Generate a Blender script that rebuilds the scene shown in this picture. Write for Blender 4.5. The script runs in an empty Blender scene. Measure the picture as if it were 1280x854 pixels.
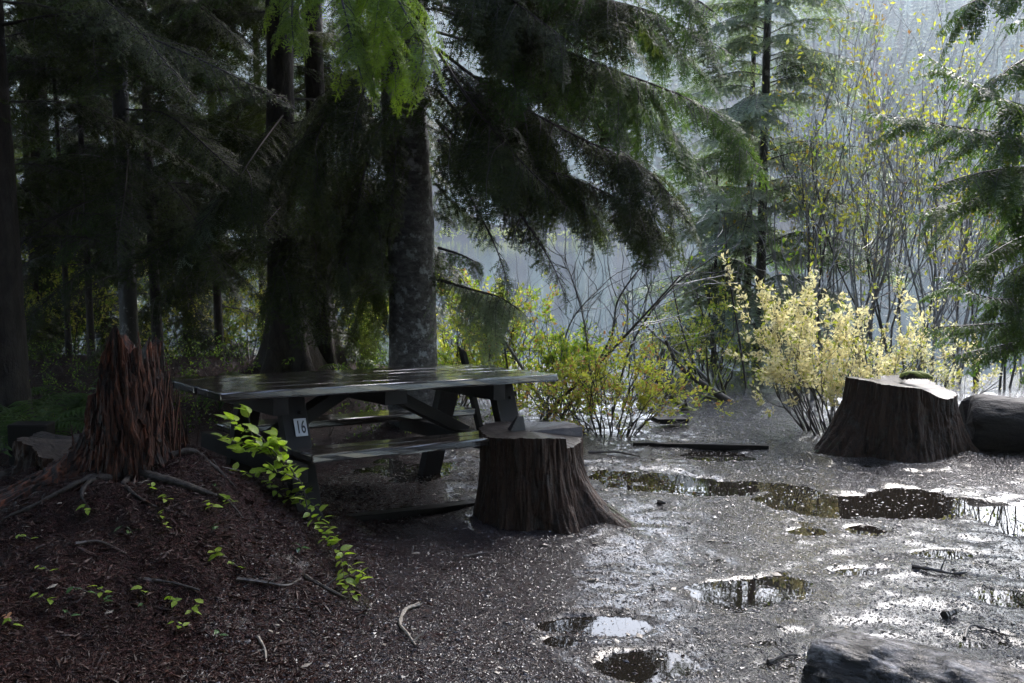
import bpy, math, random, time
import numpy as np
from mathutils import Vector, Matrix

# ------------------------------------------------------------------ camera, world, sun
SC = bpy.context.scene
COL = SC.collection
F, CX, CY, HOR, EYE = 1244.0, 640.0, 427.0, 285.0, 1.65      # photograph at 1280 x 854
TH = math.atan((CY - HOR) / F)
cam_d = bpy.data.cameras.new('camera'); cam_d.lens = 35.0; cam_d.sensor_width = 36.0
cam_d.clip_start = 0.05; cam_d.clip_end = 3000
cam = bpy.data.objects.new('camera', cam_d); COL.objects.link(cam)
cam.location = (0, 0, EYE); cam.rotation_euler = (math.pi / 2 - TH, 0, 0)
SC.camera = cam

SUN_EL, SUN_AZ = math.radians(44), math.radians(30)          # azimuth from +Y towards +X
world = bpy.data.worlds.new('World'); SC.world = world; world.use_nodes = True
nt = world.node_tree
sky = nt.nodes.new('ShaderNodeTexSky'); sky.sky_type = 'NISHITA'; sky.sun_disc = False
sky.sun_elevation = SUN_EL; sky.sun_rotation = SUN_AZ
sky.air_density = 1.2; sky.dust_density = 2.6; sky.ozone_density = 2.6
nt.links.new(sky.outputs[0], nt.nodes['Background'].inputs[0])
nt.nodes['Background'].inputs[1].default_value = 0.15
sd = bpy.data.lights.new('sun', 'SUN'); sd.energy = 1.0; sd.angle = math.radians(42); sd.color = (0.98, 0.975, 1.0)
sun = bpy.data.objects.new('sun', sd); COL.objects.link(sun)
S = Vector((math.sin(SUN_AZ) * math.cos(SUN_EL), math.cos(SUN_AZ) * math.cos(SUN_EL), math.sin(SUN_EL)))
sun.rotation_euler = S.to_track_quat('Z', 'Y').to_euler(); sun.location = S * 60
SC.view_settings.view_transform = 'Standard'; SC.view_settings.look = 'None'
SC.view_settings.exposure = 2.65; SC.view_settings.gamma = 1.0
SC.cycles.max_bounces = 8; SC.cycles.diffuse_bounces = 3; SC.cycles.transmission_bounces = 4; SC.cycles.volume_bounces = 0

# ------------------------------------------------------------------ helpers
def ray(px, py):
    dx, dz = (px - CX) / F, -(py - CY) / F
    return np.array([dx, math.cos(TH) + dz * math.sin(TH), -math.sin(TH) + dz * math.cos(TH)])
def at(px, py, Y):                 # point of the place seen at that pixel, Y metres ahead
    r = ray(px, py); return np.array([0, 0, EYE]) + r * (Y / r[1])
def onz(px, py, z=0.0):            # point at height z seen at that pixel
    r = ray(px, py); return np.array([0, 0, EYE]) + r * ((z - EYE) / r[2])

def hsh(i, j, k, s):
    h = (i.astype(np.int64) * 374761393 + j.astype(np.int64) * 668265263 + k.astype(np.int64) * 2147483647 + s * 144269) & 0xffffffff
    h = ((h ^ (h >> 13)) * 1274126177) & 0xffffffff
    h = (h ^ (h >> 16)) & 0xffff
    return h / 65535.0
def vnoise(x, y, z=0.0, s=0):      # value noise -1..1
    x, y, z = np.broadcast_arrays(np.asarray(x, float), np.asarray(y, float), np.asarray(z, float))
    i, j, k = np.floor(x), np.floor(y), np.floor(z)
    u, v, w = x - i, y - j, z - k
    u, v, w = u*u*(3-2*u), v*v*(3-2*v), w*w*(3-2*w)
    r = 0
    for a in (0, 1):
        for b in (0, 1):
            for c in (0, 1):
                r = r + hsh(i+a, j+b, k+c, s) * (u if a else 1-u) * (v if b else 1-v) * (w if c else 1-w)
    return r * 2 - 1
def fbm(x, y, z=0.0, s=0, o=4):
    r = 0; a = 0.5; f = 1.0
    for n in range(o):
        r = r + a * vnoise(np.asarray(x) * f, np.asarray(y) * f, np.asarray(z) * f, s + n); a *= .5; f *= 2.03
    return r
def sstep(a, b, x):
    t = np.clip((np.asarray(x, float) - a) / (b - a), 0, 1); return t * t * (3 - 2 * t)

class G:                            # gathers pieces of geometry, then becomes ONE mesh
    def __init__(s): s.v = []; s.f = []; s.m = []; s.n = 0
    def add(s, v, f, m=0):
        v = np.asarray(v, float).reshape(-1, 3); f = np.asarray(f, int)
        if not len(f): return s
        s.v.append(v); s.f.append(f + s.n); s.m.append(np.full(len(f), m) if np.isscalar(m) else np.asarray(m)); s.n += len(v); return s
    def box(s, c, d, m=0, taper=1.0):
        x, y, z = np.array(d) / 2
        v = np.array([[a*x*(taper if k > 0 else 1), b*y*(taper if k > 0 else 1), k*z] for k in (-1, 1) for a, b in ((-1,-1),(1,-1),(1,1),(-1,1))]) + np.array(c)
        return s.add(v, [[0,3,2,1],[4,5,6,7],[0,1,5,4],[1,2,6,5],[2,3,7,6],[3,0,4,7]], m)
    def tube(s, P, R, k=5, m=0, cap=True):
        P = np.asarray(P, float); n = len(P); R = np.broadcast_to(np.asarray(R, float), (n,))
        T = np.gradient(P, axis=0); T /= np.linalg.norm(T, axis=1)[:, None] + 1e-9
        ref = np.array([0.13, 0.21, 1.0]) if abs(T[:, 2]).mean() < .8 else np.array([1.0, .1, .05])
        A = np.cross(T, ref); A /= np.linalg.norm(A, axis=1)[:, None] + 1e-9
        B = np.cross(T, A)
        an = np.arange(k) * 2 * math.pi / k
        V = P[:, None] + R[:, None, None] * (np.cos(an)[None, :, None] * A[:, None] + np.sin(an)[None, :, None] * B[:, None])
        i = np.arange(n - 1)[:, None] * k; j = np.arange(k)[None]; j2 = (j + 1) % k
        Fq = np.stack([i + j, i + j2, i + k + j2, i + k + j], -1).reshape(-1, 4)
        s.add(V, Fq, m)
        if cap and k == 4: s.add(V[[0, -1]].reshape(-1, 3), [[3,2,1,0],[4,5,6,7]], m)
        elif cap:
            for e in (0, n - 1):
                W = np.vstack([V[e], P[e]]); fs = [[a, (a+1) % k, k, k] for a in range(k)]
                if e == 0: fs = [[f[1], f[0], f[2], f[3]] for f in fs]
                s.add(W, fs, m)
        return s
    def mesh(s, name, mats, smooth=False):
        me = bpy.data.meshes.new(name)
        if s.n:
            V = np.concatenate(s.v)
            tr, qd, mt = [], [], []
            lens, idx, mi = [], [], []
            for f, m in zip(s.f, s.m):
                if f.shape[1] == 4:
                    deg = f[:, 2] == f[:, 3]
                    if deg.any():
                        idx.append(f[deg][:, :3].ravel()); lens.append(np.full(deg.sum(), 3)); mi.append(m[deg]); f = f[~deg]; m = m[~deg]
                idx.append(f.ravel()); lens.append(np.full(len(f), f.shape[1])); mi.append(m)
            idx = np.concatenate(idx).astype(np.int32); lens = np.concatenate(lens).astype(np.int32); mi = np.concatenate(mi).astype(np.int32)
            me.vertices.add(len(V)); me.vertices.foreach_set('co', V.astype(np.float32).ravel())
            me.loops.add(len(idx)); me.loops.foreach_set('vertex_index', idx)
            me.polygons.add(len(lens)); st = np.concatenate([[0], np.cumsum(lens)[:-1]]).astype(np.int32)
            me.polygons.foreach_set('loop_start', st); me.polygons.foreach_set('loop_total', lens)
            me.polygons.foreach_set('material_index', mi)
            me.polygons.foreach_set('use_smooth', np.full(len(lens), bool(smooth)))
            me.update(calc_edges=True)
        for m in (mats if isinstance(mats, (list, tuple)) else [mats]): me.materials.append(m)
        return me

def link(name, me, parent=None, loc=None, rot=None, scl=None):
    o = bpy.data.objects.new(name, me); COL.objects.link(o)
    if parent is not None: o.parent = parent
    if loc is not None: o.location = [float(c) for c in loc]
    if rot is not None: o.rotation_euler = rot
    if scl is not None: o.scale = (scl,) * 3 if np.isscalar(scl) else scl
    return o
def tag(o, label=None, cat=None, group=None, kind=None):
    if label: o['label'] = label
    if cat: o['category'] = cat
    if group: o['group'] = group
    if kind: o['kind'] = kind
    return o
def thing(name, label, cat, loc=(0, 0, 0), rz=0, group=None):
    return tag(link(name, None, None, loc, (0, 0, rz)), label, cat, group)

# ------------------------------------------------------------------ materials
def newmat(name):
    m = bpy.data.materials.new(name); m.use_nodes = True; n = m.node_tree
    return m, n, n.nodes['Principled BSDF'], n.nodes['Material Output']
def N(n, t, **k):
    x = n.nodes.new(t)
    for a, b in k.items():
        if a in x.inputs.keys(): x.inputs[a].default_value = b
        else: setattr(x, a, b)
    return x
def ramp(n, src, stops):
    r = n.nodes.new('ShaderNodeValToRGB'); e = r.color_ramp.elements
    while len(e) < len(stops): e.new(.5)
    for q, (p, c) in zip(e, stops): q.position = p; q.color = (*c, 1) if len(c) == 3 else c
    n.links.new(src, r.inputs[0]); return r
def coords(n, scale=(1, 1, 1)):
    c = N(n, 'ShaderNodeTexCoord'); mp = N(n, 'ShaderNodeMapping'); mp.inputs['Scale'].default_value = scale
    n.links.new(c.outputs['Object'], mp.inputs[0]); return mp.outputs[0]
def mixc(n, fac, a, b, mode='MIX'):
    x = N(n, 'ShaderNodeMixRGB', blend_type=mode)
    for q, i in ((fac, 0), (a, 1), (b, 2)):
        if hasattr(q, 'links'): n.links.new(q, x.inputs[i])
        else: x.inputs[i].default_value = q if i == 0 else (*q, 1)
    return x.outputs[0]

def foliage(name, cols, rough=.45, trans=.4, scale=6.0, spec=.5, tint=(1.25, 1.35, .7)):
    m, n, b, out = newmat(name); L = n.links
    oi = N(n, 'ShaderNodeObjectInfo'); no = N(n, 'ShaderNodeTexNoise', Scale=scale, Detail=3.0)
    L.new(coords(n), no.inputs['Vector'])
    ad = N(n, 'ShaderNodeMath', operation='MULTIPLY_ADD'); L.new(oi.outputs['Random'], ad.inputs[0]); ad.inputs[1].default_value = .28
    L.new(no.outputs[0], ad.inputs[2])
    k = len(cols); r = ramp(n, ad.outputs[0], [(.32 + .56 * i / max(1, k - 1), c) for i, c in enumerate(cols)])
    L.new(r.outputs[0], b.inputs['Base Color']); b.inputs['Roughness'].default_value = rough
    b.inputs['Specular IOR Level'].default_value = spec
    t = N(n, 'ShaderNodeBsdfTranslucent'); L.new(mixc(n, 1.0, r.outputs[0], tint, 'MULTIPLY'), t.inputs[0])
    mx = N(n, 'ShaderNodeMixShader'); mx.inputs[0].default_value = trans
    L.new(b.outputs[0], mx.inputs[1]); L.new(t.outputs[0], mx.inputs[2]); L.new(mx.outputs[0], out.inputs[0])
    return m

def woodmat(name, cols, scale=(14, 14, 2.2), rough=(.3, .6), bump=.5, patch=None, patch_lo=.56, pscale=7.0, bdist=.01, top=None, fine=60, spec=.5):
    m, n, b, out = newmat(name); L = n.links
    co = coords(n, scale); no = N(n, 'ShaderNodeTexNoise', Scale=1.0, Detail=8.0, Roughness=.65, Distortion=.4); L.new(co, no.inputs['Vector'])
    r = ramp(n, no.outputs[0], [(.3 + .4 * i / max(1, len(cols) - 1), c) for i, c in enumerate(cols)]); c = r.outputs[0]
    if patch:
        pn = N(n, 'ShaderNodeTexNoise', Scale=pscale, Detail=7.0, Roughness=.7); L.new(coords(n), pn.inputs['Vector'])
        pr = ramp(n, pn.outputs[0], [(patch_lo, (0, 0, 0)), (patch_lo + .07, (1, 1, 1))]); c = mixc(n, pr.outputs[0], c, patch)
    if top:                                      # moss or litter that settles on faces that look up
        g = N(n, 'ShaderNodeNewGeometry'); sx = N(n, 'ShaderNodeSeparateXYZ'); L.new(g.outputs['Normal'], sx.inputs[0])
        a = N(n, 'ShaderNodeMath', operation='MULTIPLY_ADD'); L.new(sx.outputs[2], a.inputs[0]); a.inputs[1].default_value = .6
        tn = N(n, 'ShaderNodeTexNoise', Scale=9.0, Detail=5.0); L.new(coords(n), tn.inputs['Vector']); L.new(tn.outputs[0], a.inputs[2])
        tr = ramp(n, a.outputs[0], [(top[1], (0, 0, 0)), (top[1] + .15, (1, 1, 1))]); c = mixc(n, tr.outputs[0], c, top[0])
    L.new(c, b.inputs['Base Color'])
    rr = N(n, 'ShaderNodeMapRange'); L.new(no.outputs[0], rr.inputs[0]); rr.inputs[3].default_value, rr.inputs[4].default_value = rough
    L.new(rr.outputs[0], b.inputs['Roughness']); b.inputs['Specular IOR Level'].default_value = spec
    fn = N(n, 'ShaderNodeTexNoise', Scale=fine, Detail=4.0); L.new(coords(n), fn.inputs['Vector'])
    ad = N(n, 'ShaderNodeMath', operation='MULTIPLY_ADD'); L.new(fn.outputs[0], ad.inputs[0]); ad.inputs[1].default_value = .3; L.new(no.outputs[0], ad.inputs[2])
    bp = N(n, 'ShaderNodeBump', Strength=bump, Distance=bdist); L.new(ad.outputs[0], bp.inputs['Height']); L.new(bp.outputs[0], b.inputs['Normal'])
    return m

M = {}
M['needles_dark'] = foliage('needles_dark', [(.018, .026, .008), (.038, .053, .013), (.07, .09, .022)], .5, .35, 6, .3)
M['needles_mid'] = foliage('needles_mid', [(.028, .05, .014), (.055, .10, .024), (.10, .15, .04)], .5, .45, 6, .3)
M['needles_lime'] = foliage('needles_lime', [(.10, .16, .015), (.20, .30, .03), (.30, .40, .06)], .4, .55)  # lime young needles, colour brightened to carry the light from behind
M['needles_pale'] = foliage('needles_pale', [(.07, .095, .065), (.15, .19, .13), (.24, .28, .20)], .5, .4, 6, .3)
M['needles_cedar'] = foliage('needles_cedar', [(.025, .05, .012), (.06, .11, .02), (.11, .16, .03)], .3, .5)
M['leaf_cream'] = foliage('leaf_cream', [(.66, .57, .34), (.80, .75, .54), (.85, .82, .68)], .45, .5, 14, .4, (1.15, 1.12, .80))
M['leaf_yellow'] = foliage('leaf_yellow', [(.20, .25, .04), (.42, .42, .07), (.60, .52, .16)], .45, .45, 10)
M['leaf_lime'] = foliage('leaf_lime', [(.10, .17, .02), (.20, .30, .03), (.32, .40, .07)], .4, .5, 10)
M['leaf_autumn'] = foliage('leaf_autumn', [(.16, .05, .02), (.28, .20, .03), (.34, .36, .05), (.22, .09, .03)], .45, .45, 3)
M['leaf_fresh'] = foliage('leaf_fresh', [(.16, .24, .02), (.26, .36, .04), (.38, .44, .10)], .35, .55, 14)
M['leaf_pink'] = foliage('leaf_pink', [(.35, .14, .08), (.45, .24, .12)], .45, .4, 10)
M['leaf_glossy'] = foliage('leaf_glossy', [(.04, .08, .03), (.06, .10, .04)], .16, .1, 10, .8)
M['twig'] = woodmat('twig', [(.018, .013, .010), (.045, .035, .028)], (40, 40, 40), (.4, .7), .3)
M['twig_grey'] = woodmat('twig_grey', [(.07, .065, .065), (.26, .25, .25)], (30, 30, 30), (.25, .5), .3)
M['bark_dark'] = woodmat('bark_dark', [(.012, .009, .008), (.035, .027, .022), (.06, .048, .04)], (18, 18, 6), (.45, .75), .9, bdist=.02, spec=.25)
M['bark_main'] = woodmat('bark_main', [(.022, .018, .017), (.10, .088, .083), (.24, .22, .21)], (16, 16, 26), (.35, .7), 1.0, (.40, .40, .40), .54, 9.0, .02)
M['bark_lichen'] = woodmat('bark_lichen', [(.015, .012, .01), (.04, .035, .03)], (20, 20, 14), (.4, .7), .8, (.22, .21, .20), .57, 8.0, .015)
M['table_wood'] = woodmat('table_wood', [(.010, .008, .007), (.028, .021, .017), (.05, .038, .030)], (3, 45, 45), (.08, .28), .25, bdist=.003)
M['table_wood'].node_tree.nodes['Principled BSDF'].inputs['Coat Weight'].default_value = .8; M['table_wood'].node_tree.nodes['Principled BSDF'].inputs['Coat Roughness'].default_value = .08
M['table_leg'] = woodmat('table_leg', [(.005, .0045, .004), (.012, .009, .008)], (3, 30, 30), (.45, .65), .3, bdist=.003, spec=.2)
M['stump_bark'] = woodmat('stump_bark', [(.008, .006, .005), (.03, .017, .011), (.055, .028, .017), (.02, .014, .012)], (30, 30, 4), (.4, .7), 1.0, (.045, .036, .03), .56, 11.0, .02, ((.03, .036, .012), .98), spec=.22)
M['log_dark'] = woodmat('log_dark', [(.006, .005, .004), (.016, .012, .010), (.03, .023, .019)], (6, 24, 24), (.6, .85), 1.0, bdist=.015)
M['stump_cut'] = woodmat('stump_cut', [(.012, .010, .009), (.035, .029, .026), (.055, .048, .043)], (22, 22, 22), (.35, .6), .5, (.02, .016, .012), .58, 6.0, .006)
M['stump_bark_top'] = woodmat('stump_top_dark', [(.008, .006, .005), (.022, .017, .014), (.04, .032, .027)], (20, 20, 20), (.3, .55), .6, spec=.35)
M['rot_wood'] = woodmat('rot_wood', [(.006, .004, .003), (.014, .007, .005), (.085, .026, .012), (.24, .07, .03)], (34, 34, 5), (.4, .75), 1.0, bdist=.012, spec=.3)
M['mossy_bark'] = woodmat('mossy_bark', [(.02, .016, .010), (.05, .04, .02)], (12, 12, 12), (.5, .8), .8, top=((.20, .22, .03), .45), bdist=.01)
M['pale_bark'] = woodmat('pale_bark', [(.03, .026, .024), (.16, .15, .15), (.40, .39, .40)], (8, 26, 26), (.12, .4), 1.0, (.010, .009, .008), .47, 5.0, .025)
M['stick'] = woodmat('stick', [(.03, .022, .018), (.10, .08, .065)], (20, 20, 20), (.25, .5), .5)
M['stick_pale'] = woodmat('stick_pale', [(.18, .15, .12), (.34, .30, .25)], (20, 20, 20), (.3, .5), .5)

def flat(name, c, r=.5):
    m, n, b, o = newmat(name); no = N(n, 'ShaderNodeTexNoise', Scale=30.0, Detail=4.0); n.links.new(coords(n), no.inputs['Vector'])
    rr = ramp(n, no.outputs[0], [(.3, tuple(x * .75 for x in c)), (.7, c)]); n.links.new(rr.outputs[0], b.inputs['Base Color']); b.inputs['Roughness'].default_value = r; return m
M['plate_white'] = flat('plate_white', (.48, .48, .49), .4)
M['print_black'] = flat('print_black', (.01, .01, .01), .4)

def ground_mat():
    m, n, b, out = newmat('wet_ground'); L = n.links
    tc = N(n, 'ShaderNodeTexCoord'); O = tc.outputs['Object']
    v1 = N(n, 'ShaderNodeTexVoronoi', Scale=95.0); v2 = N(n, 'ShaderNodeTexVoronoi', Scale=210.0); n1 = N(n, 'ShaderNodeTexNoise', Scale=3.0, Detail=6.0)
    n2 = N(n, 'ShaderNodeTexNoise', Scale=.8, Detail=3.0)
    for x in (v1, v2, n1, n2): L.new(O, x.inputs['Vector'])
    chip = ramp(n, v1.outputs['Color'], [(.0, (.004, .0035, .004)), (.45, (.010, .008, .0095)), (.75, (.020, .015, .018)), (1, (.036, .028, .032))])
    big = ramp(n, n1.outputs[0], [(.35, (.75, .75, .8)), (.65, (1.2, 1.1, 1.1))])
    c = mixc(n, 1.0, chip.outputs[0], big.outputs[0], 'MULTIPLY')
    # redder dry needle litter to the left and on the mound
    sx = N(n, 'ShaderNodeSeparateXYZ'); L.new(O, sx.inputs[0])
    xn = N(n, 'ShaderNodeMath', operation='MULTIPLY_ADD'); L.new(n1.outputs[0], xn.inputs[0]); xn.inputs[1].default_value = 2.2; L.new(sx.outputs[0], xn.inputs[2])
    mr = N(n, 'ShaderNodeMapRange'); L.new(xn.outputs[0], mr.inputs[0]); mr.inputs[1].default_value = 2.1; mr.inputs[2].default_value = .1
    c = mixc(n, mr.outputs[0], c, mixc(n, 1.0, c, (1.9, 1.05, .8), 'MULTIPLY'))
    L.new(c, b.inputs['Base Color'])
    wet = N(n, 'ShaderNodeMath', operation='MULTIPLY_ADD'); L.new(mr.outputs[0], wet.inputs[0]); wet.inputs[1].default_value = .45; wet.inputs[2].default_value = .14
    w2 = N(n, 'ShaderNodeMath', operation='MULTIPLY_ADD'); L.new(v2.outputs['Distance'], w2.inputs[0]); w2.inputs[1].default_value = .25; L.new(wet.outputs[0], w2.inputs[2])
    L.new(w2.outputs[0], b.inputs['Roughness'])
    h = N(n, 'ShaderNodeMath', operation='ADD'); L.new(v1.outputs['Distance'], h.inputs[0]); L.new(v2.outputs['Distance'], h.inputs[1])
    bp = N(n, 'ShaderNodeBump', Strength=.95, Distance=.0085); L.new(h.outputs[0], bp.inputs['Height']); L.new(bp.outputs[0], b.inputs['Normal'])
    b.inputs['Coat Roughness'].default_value = .13
    for sock, hi, lo in (('Coat Weight', .85, .0), ('Specular IOR Level', .5, .15)):        # soaked at the right, only damp on the left
        q = N(n, 'ShaderNodeMapRange'); L.new(mr.outputs[0], q.inputs[0]); q.inputs[3].default_value = hi; q.inputs[4].default_value = lo; L.new(q.outputs[0], b.inputs[sock])
    return m
M['ground'] = ground_mat()
def chip_mat(name, cols, rough):
    m, n, b, out = newmat(name); L = n.links
    v = N(n, 'ShaderNodeTexVoronoi', Scale=60.0); L.new(coords(n), v.inputs['Vector'])
    r = ramp(n, v.outputs['Color'], cols); L.new(r.outputs[0], b.inputs['Base Color']); b.inputs['Roughness'].default_value = rough; b.inputs['Coat Weight'].default_value = .35 if rough < .2 else .0; b.inputs['Coat Roughness'].default_value = .20; b.inputs['Specular IOR Level'].default_value = .4 if rough < .2 else .2; b.inputs['Roughness'].default_value = .3 if rough < .2 else rough
    no = N(n, 'ShaderNodeTexNoise', Scale=300.0); L.new(coords(n), no.inputs['Vector'])
    bp = N(n, 'ShaderNodeBump', Strength=.4, Distance=.002); L.new(no.outputs[0], bp.inputs['Height']); L.new(bp.outputs[0], b.inputs['Normal'])
    return m
M['chips'] = chip_mat('wet_chips', [(0, (.004, .003, .004)), (.6, (.011, .0075, .0095)), (.9, (.021, .015, .019)), (1, (.04, .031, .036))], .199)
M['litter'] = chip_mat('needle_litter', [(0, (.007, .0035, .003)), (.5, (.026, .0105, .007)), (.9, (.052, .022, .016)), (1, (.10, .062, .048))], .42)

def water_mat(name, base, rough, bscale, bstr, sc=(1, 1, 1)):
    m, n, b, out = newmat(name); L = n.links
    b.inputs['Base Color'].default_value = (*base, 1); b.inputs['IOR'].default_value = 1.33; b.inputs['Specular IOR Level'].default_value = .5
    no = N(n, 'ShaderNodeTexNoise', Scale=bscale, Detail=3.0); L.new(coords(n, sc), no.inputs['Vector'])
    rr = N(n, 'ShaderNodeMapRange'); L.new(no.outputs[0], rr.inputs[0]); rr.inputs[3].default_value = rough * .7; rr.inputs[4].default_value = rough * 1.4
    L.new(rr.outputs[0], b.inputs['Roughness'])
    bp = N(n, 'ShaderNodeBump', Strength=bstr, Distance=.02); L.new(no.outputs[0], bp.inputs['Height']); L.new(bp.outputs[0], b.inputs['Normal'])
    return m
M['lake'] = water_mat('lake_water', (.035, .045, .05), .07, 1.2, .10, (.25, 2.2, 1))
M['puddle'] = water_mat('puddle_water', (.012, .010, .008), .015, 6.0, .012)

# ------------------------------------------------------------------ ground, puddles, lake, hill
PUD = [  # centre px, half width px, half height px, (world ellipse built from these)
    (505, 585, 110, 17), (790, 597, 60, 20), (890, 608, 90, 10), (890, 568, 66, 8), (1010, 624, 60, 17), (1180, 629, 125, 20),
    (1260, 640, 80, 18), (1075, 584, 36, 7), (960, 737, 95, 17), (745, 778, 72, 15), (800, 832, 58, 18), (1085, 662, 32, 8),
    (1010, 662, 30, 6), (1260, 745, 42, 12), (1075, 712, 40, 7), (700, 800, 30, 10), (1180, 690, 40, 6)]
PW = []
for (cx, cy, hw, hh) in PUD:
    c = onz(cx, cy); a = onz(cx + hw, cy); t, bt = onz(cx, cy - hh), onz(cx, cy + hh)
    PW.append((c[0], (t[1] + bt[1]) / 2, a[0] - c[0], (t[1] - bt[1]) / 2))
WZ = -0.016
def gheight(x, y):
    x = np.asarray(x, float); y = np.asarray(y, float)
    z = .010 * fbm(x * 1.1, y * 1.1, 0, 3) + .014 * fbm(x * 6, y * 6, 0, 8, 4) + .004
    d = np.zeros_like(z); wob = .55 * fbm(x * 3.2, y * 3.2, 0, 61, 4)
    for cx, cy, rx, ry in PW:
        q = np.sqrt(((x - cx) / rx) ** 2 + ((y - cy) / ry) ** 2)
        d = np.maximum(d, 1 - sstep(.45, 1.35, q + wob))
    z = z - .030 * d + .017 * d * fbm(x * 11, y * 11, 0, 77, 4)
    # mound with the rotten stump
    z = z - .012 * (1 - sstep(.5, 1.1, np.hypot((x - 1.75) / 1.9, (y - 4.9) / 1.9) + wob * .5))
    ex = np.where(x > -1.50, (x + 1.50) / .86, (x + 1.50) / .9); ey = np.where(y < 4.75, (y - 4.75) / 1.25, (y - 4.75) / 1.0)
    md = np.clip(1 - np.sqrt(ex ** 2 + ey ** 2), 0, 1) ** 1.05
    ex = (x + 2.3) / 1.7; ey = np.where(y < 4.9, (y - 4.9) / 2.4, (y - 4.9) / 1.5); m2 = np.clip(1 - np.sqrt(np.where(x < -2.3, ex * .4, ex) ** 2 + ey ** 2), 0, 1) ** 1.2
    z = z + (.30 * md + .34 * m2) * (1 + .25 * fbm(x * 2.5, y * 2.5, 0, 21)) + .05 * sstep(0, .3, md + m2 * .6) * fbm(x * 6, y * 6, 0, 31, 4)
    z = z + .10 * sstep(-.8, -2.2, x) * sstep(1.5, 3.5, y)
    z = z + .26 * np.exp(-(((x + 2.0) / .75) ** 2 + ((y - 9.1) / .7) ** 2)) + .12 * sstep(-1, -3, x) * sstep(7, 9, y)
    for sx_, sy_, sr_ in ((.12, 5.42, .40), (2.72, 7.3, .62)):
        z = z + .030 * np.exp(-((np.hypot(x - sx_, y - sy_) - sr_) / .10) ** 2)
    far = sstep(11.0, 14.2, y + .8 * fbm(x * .25, 1.0, 0, 44)); z = z * (1 - .7 * sstep(10, 13, y)) + .06 * sstep(8, 10, y) * (1 - far) - 2.2 * far
    rough = sstep(9, 25, np.hypot(x, y)); z = z + .1 * rough * fbm(x * .3, y * .3, 0, 55)
    return z
def grid(xs, ys, fn):
    X, Y = np.meshgrid(xs, ys); Z = fn(X, Y); V = np.stack([X, Y, Z], -1).reshape(-1, 3)
    nx = len(xs); i = (np.arange(len(ys) - 1)[:, None] * nx + np.arange(nx - 1)[None]).ravel()
    return V, np.stack([i, i + 1, i + nx + 1, i + nx], -1)
def axis(a, b, step, lo, hi, k=1.12):
    s = list(np.arange(a, b, step)); d = step; v = s[-1]
    while v < hi: d *= k; v += d; s.append(v)
    d = step; v = s[0]; l = []
    while v > lo: d *= k; v -= d; l.append(v)
    return np.array(l[::-1] + s)
V, Fq = grid(axis(-2.6, 4.2, .022, -420, 420), axis(2.2, 8.6, .022, -120, 260), gheight)
tag(link('ground', G().add(V, Fq).mesh('ground', M['ground'], True)), kind='structure')
def sheet(name, x0, x1, y0, y1, z, m, nx=2, ny=2):
    V, Fq = grid(np.linspace(x0, x1, nx), np.linspace(y0, y1, ny), lambda X, Y: X * 0 + z)
    return tag(link(name, G().add(V, Fq).mesh(name, m)), kind='structure')
for k, (cx, cy, rx, ry) in enumerate(PW):                     # one pool of water in every hollow
    an = np.linspace(0, 2 * math.pi, 33)[:-1]
    V = np.stack([cx + rx * 1.7 * np.cos(an), cy + ry * 1.7 * np.sin(an), an * 0 + WZ - .0004 * k], -1)
    V = np.vstack([V, [cx, cy, WZ - .0004 * k]]); fs = [[i, (i + 1) % 32, 32, 32] for i in range(32)]
    tag(link('puddle', G().add(V, fs).mesh('puddle', M['puddle'])), kind='structure')
PWB = (1.75, 4.9, 2.0, 1.9); an = np.linspace(0, 2 * math.pi, 49)[:-1]
V = np.stack([PWB[0] + PWB[2] * 1.1 * np.cos(an), PWB[1] + PWB[3] * 1.1 * np.sin(an), an * 0 + WZ + .0006], -1); V = np.vstack([V, [PWB[0], PWB[1], WZ + .0006]])
tag(link('puddle', G().add(V, [[i, (i + 1) % 48, 48, 48] for i in range(48)]).mesh('puddle', M['puddle'])), kind='structure')
sheet('lake', -420, 420, 10.5, 262, -1.05, M['lake'])

def hillz(x, y):
    t = np.clip((y - 228) / 330, 0, 1.6); z = -3 + 128 * t ** .92 + 16 * fbm(x / 70, y / 70, 0, 5) * sstep(0, .2, t)
    return z + 2.2 * sstep(0, .02, t)
V, Fq = grid(np.arange(-520, 521, 10.0), np.arange(224, 720, 8.0), hillz)
M['hill'] = flat('hill_undergrowth', (.012, .016, .014), .9)
tag(link('hill', G().add(V, Fq).mesh('hill', M['hill'], True)), kind='structure')

R = random.Random(7); RN = np.random.RandomState(7)
def farconifer(g, rs, h, w, layers, nb, m=0, org=(0, 0, 0)):
    for k in range(layers):
        t = (k + .3) / layers; z = h * (.06 + .94 * t); r = w * (1 - t) ** .9 * (.85 + .3 * rs.rand())
        a = np.arange(nb) * 2 * math.pi / nb + rs.rand() * 6; rr = r * (.6 + .6 * rs.rand(nb)); d = .32 * rr + .2
        wd = 2.0 * rr / nb * 1.3
        ca, sa = np.cos(a), np.sin(a); o = np.array(org)
        tip = np.stack([ca * rr, sa * rr, z - d], -1) + o; mid = np.stack([ca * rr * .45, sa * rr * .45, z + 0 * a], -1) + o
        l = mid + np.stack([-sa * wd, ca * wd, -d * .5], -1); r_ = mid - np.stack([-sa * wd, ca * wd, d * .5], -1)
        top = np.tile(np.array([0, 0, z + h / layers * .8]) + o, (nb, 1))
        V = np.stack([top, l, tip, r_], 1).reshape(-1, 3); i = np.arange(nb)[:, None] * 4
        g.add(V, np.concatenate([i + [0, 1, 2], i + [0, 2, 3]]), m)
    return g
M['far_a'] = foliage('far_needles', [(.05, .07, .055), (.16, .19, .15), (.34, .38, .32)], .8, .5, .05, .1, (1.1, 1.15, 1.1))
fm = []
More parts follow.
